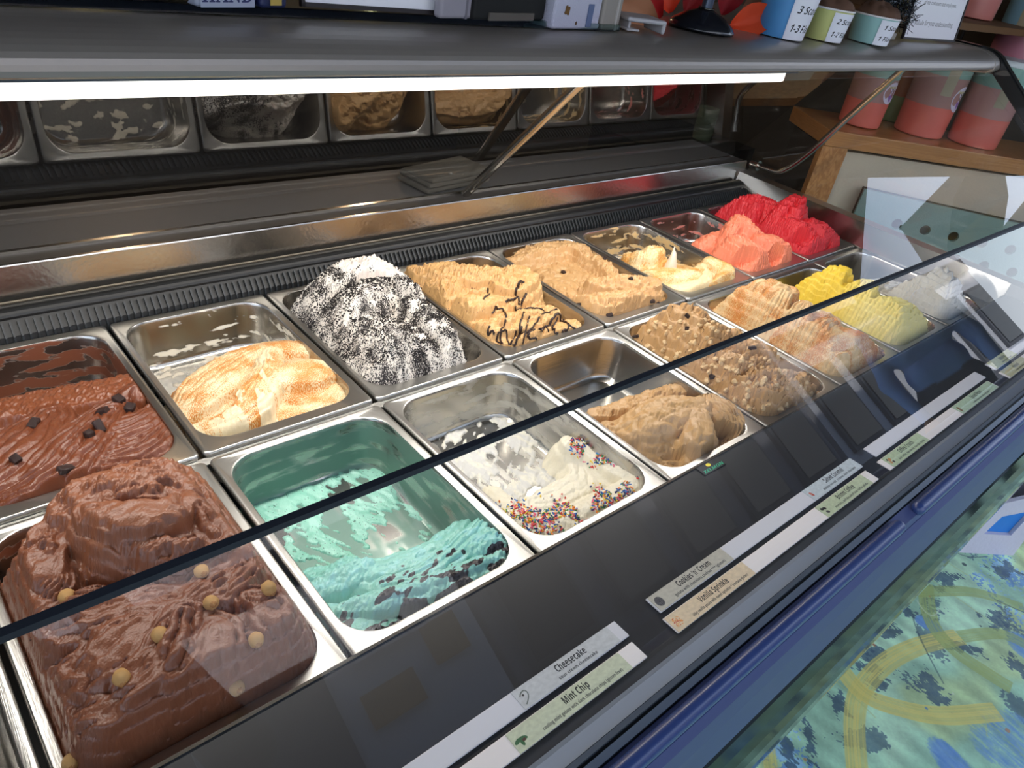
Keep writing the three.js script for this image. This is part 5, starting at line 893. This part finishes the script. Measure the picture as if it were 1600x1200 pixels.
function person(pos, turn, H, cl, arms, label) {
  const k = H / 1.7, J = (x, y, z) => [x * k, y * k, z * k], b = [], add = (a, ra, c, rb, col) => b.push([...J(...a), ra * k, ...J(...c), rb * k, col]);
  for (const s of [-1, 1]) {
    add([s * 0.1, 0.9, 0], 0.085, [s * 0.11, 0.5, 0.01], 0.058, cl.legs); add([s * 0.11, 0.5, 0.01], 0.056, [s * 0.115, 0.1, -0.02], 0.042, cl.legs);
    add([s * 0.115, 0.05, -0.04], 0.042, [s * 0.13, 0.03, 0.14], 0.032, cl.shoes);
    const [el, wr] = arms[s < 0 ? 0 : 1]; add([s * 0.17, 1.37, 0], 0.058, el, 0.042, cl.top); add(el, 0.042, wr, 0.03, cl.sleeve);
    add([s * 0.05, 1.36, 0], 0.07, [s * 0.155, 1.36, 0], 0.062, cl.top);
  }
  add([-0.07, 0.92, 0], 0.105, [0.07, 0.92, 0], 0.105, cl.legs); add([-0.06, 1.05, 0.01], 0.1, [0.06, 1.05, 0.01], 0.1, cl.top); add([-0.07, 1.22, 0.01], 0.112, [0.07, 1.22, 0.01], 0.112, cl.top);
  add([0, 1.38, 0], 0.06, [0, 1.47, 0.015], 0.052, cl.skin);
  const body = blobMesh(b, 0.014, 0.012);
  const hd = [], h = (a, ra, c, rb) => hd.push([...J(...a), ra * k, ...J(...c), rb * k, cl.skin]);
  h([0, 1.6, -0.02], 0.082, [0, 1.62, 0.015], 0.078); h([0, 1.56, 0.03], 0.06, [0, 1.51, 0.055], 0.036); h([0, 1.585, 0.092], 0.009, [0, 1.555, 0.108], 0.013); h([0, 1.46, 0.01], 0.05, [0, 1.52, 0.0], 0.056);
  for (const s of [-1, 1]) { h([s * 0.082, 1.585, -0.005], 0.012, [s * 0.086, 1.55, -0.002], 0.01); h([s * 0.03, 1.605, 0.082], 0.012, [s * 0.04, 1.605, 0.078], 0.01); h([s * 0.012, 1.523, 0.086], 0.009, [s * 0.02, 1.523, 0.08], 0.007); }
  const head = blobMesh(hd, 0.005, 0.006), gs = [body, head];
  arms.forEach(([el, wr], i) => { const w = V(...J(...wr)), f = w.clone().sub(V(...J(...el))).normalize(), n = V(0, 1, 0.2).addScaledVector(f, -V(0, 1, 0.2).dot(f)).normalize(), s = n.clone().cross(f).normalize().multiplyScalar(i ? 1 : -1); gs.push(blobMesh(handBones(w.clone().addScaledVector(f, 0.03), f, s, n, cl.skin, 0.7), 0.004, 0.004)); });
  const t = thing('person', label, 'person', pos, turn, undefined);
  part('body', mergeGeometries(gs), std(0xffffff, 0.75, { vertexColors: true }), t);
  const hair = new THREE.SphereGeometry(0.098 * k, 28, 18, 0, 6.2832, 0, 1.75), q = hair.attributes.position; for (let i = 0; i < q.count; i++) { const f = 1 + 0.04 * n2(q.getX(i) * 60, q.getZ(i) * 60); q.setXYZ(i, q.getX(i) * 0.93 * f, q.getY(i) * f, q.getZ(i) * 1.08 * f); } hair.rotateX(-0.45).translate(0, 1.635 * k, -0.018 * k); hair.computeVertexNormals();
  part('hair', hair, std(cl.hair, 0.8), t);
  for (const s of [-1, 1]) part('eye', new THREE.SphereGeometry(0.0095, 12, 8).translate(s * 0.034 * k, 1.604 * k, 0.087 * k), std(0x2a1f1a, 0.2), t);
  return t;
}
// the photographer, in dark clothes, holding a phone up to the glass
const photographer = person([-0.27, FLOOR, 1.7], Math.PI, 1.72, { legs: 0x15161a, top: 0x17181c, sleeve: 0x17181c, shoes: 0x222222, skin: 0xb98a6c, hair: 0x1c1512 }, [[[-0.25, 1.12, 0.1], [-0.105, 1.42, 0.29]], [[0.25, 1.12, 0.1], [0.105, 1.42, 0.29]]], 'person in dark clothes holding a phone up before the case');
{ const t = thing('phone', 'black phone held up before the glass case', 'phone'); t.quaternion.copy(camera.quaternion); t.position.copy(EYE).addScaledVector(BACK, 0.012).addScaledVector(RIGHT, -0.05); part('body', rb(0.152, 0.075, 0.008, 0.004), M.blackPaint, t); part('screen', rb(0.144, 0.068, 0.001, 0.0004, 0, 0, 0.0042), phys(0x0a0a0c, 0.1), t); }
person([3.9, FLOOR, 2.2], -2.2, 1.75, { legs: 0x3a3f4a, top: 0x7fa6e0, sleeve: 0x7fa6e0, shoes: 0x2a2a2a, skin: 0xc09274, hair: 0x2b2018 }, [[[-0.24, 1.1, 0.02], [-0.22, 0.86, 0.12]], [[0.24, 1.1, 0.02], [0.22, 0.86, 0.12]]], 'passer-by in a light blue shirt on the pavement');

scene.traverse((o) => { if (o.isMesh) shade(o); });
renderer.render(scene, camera);
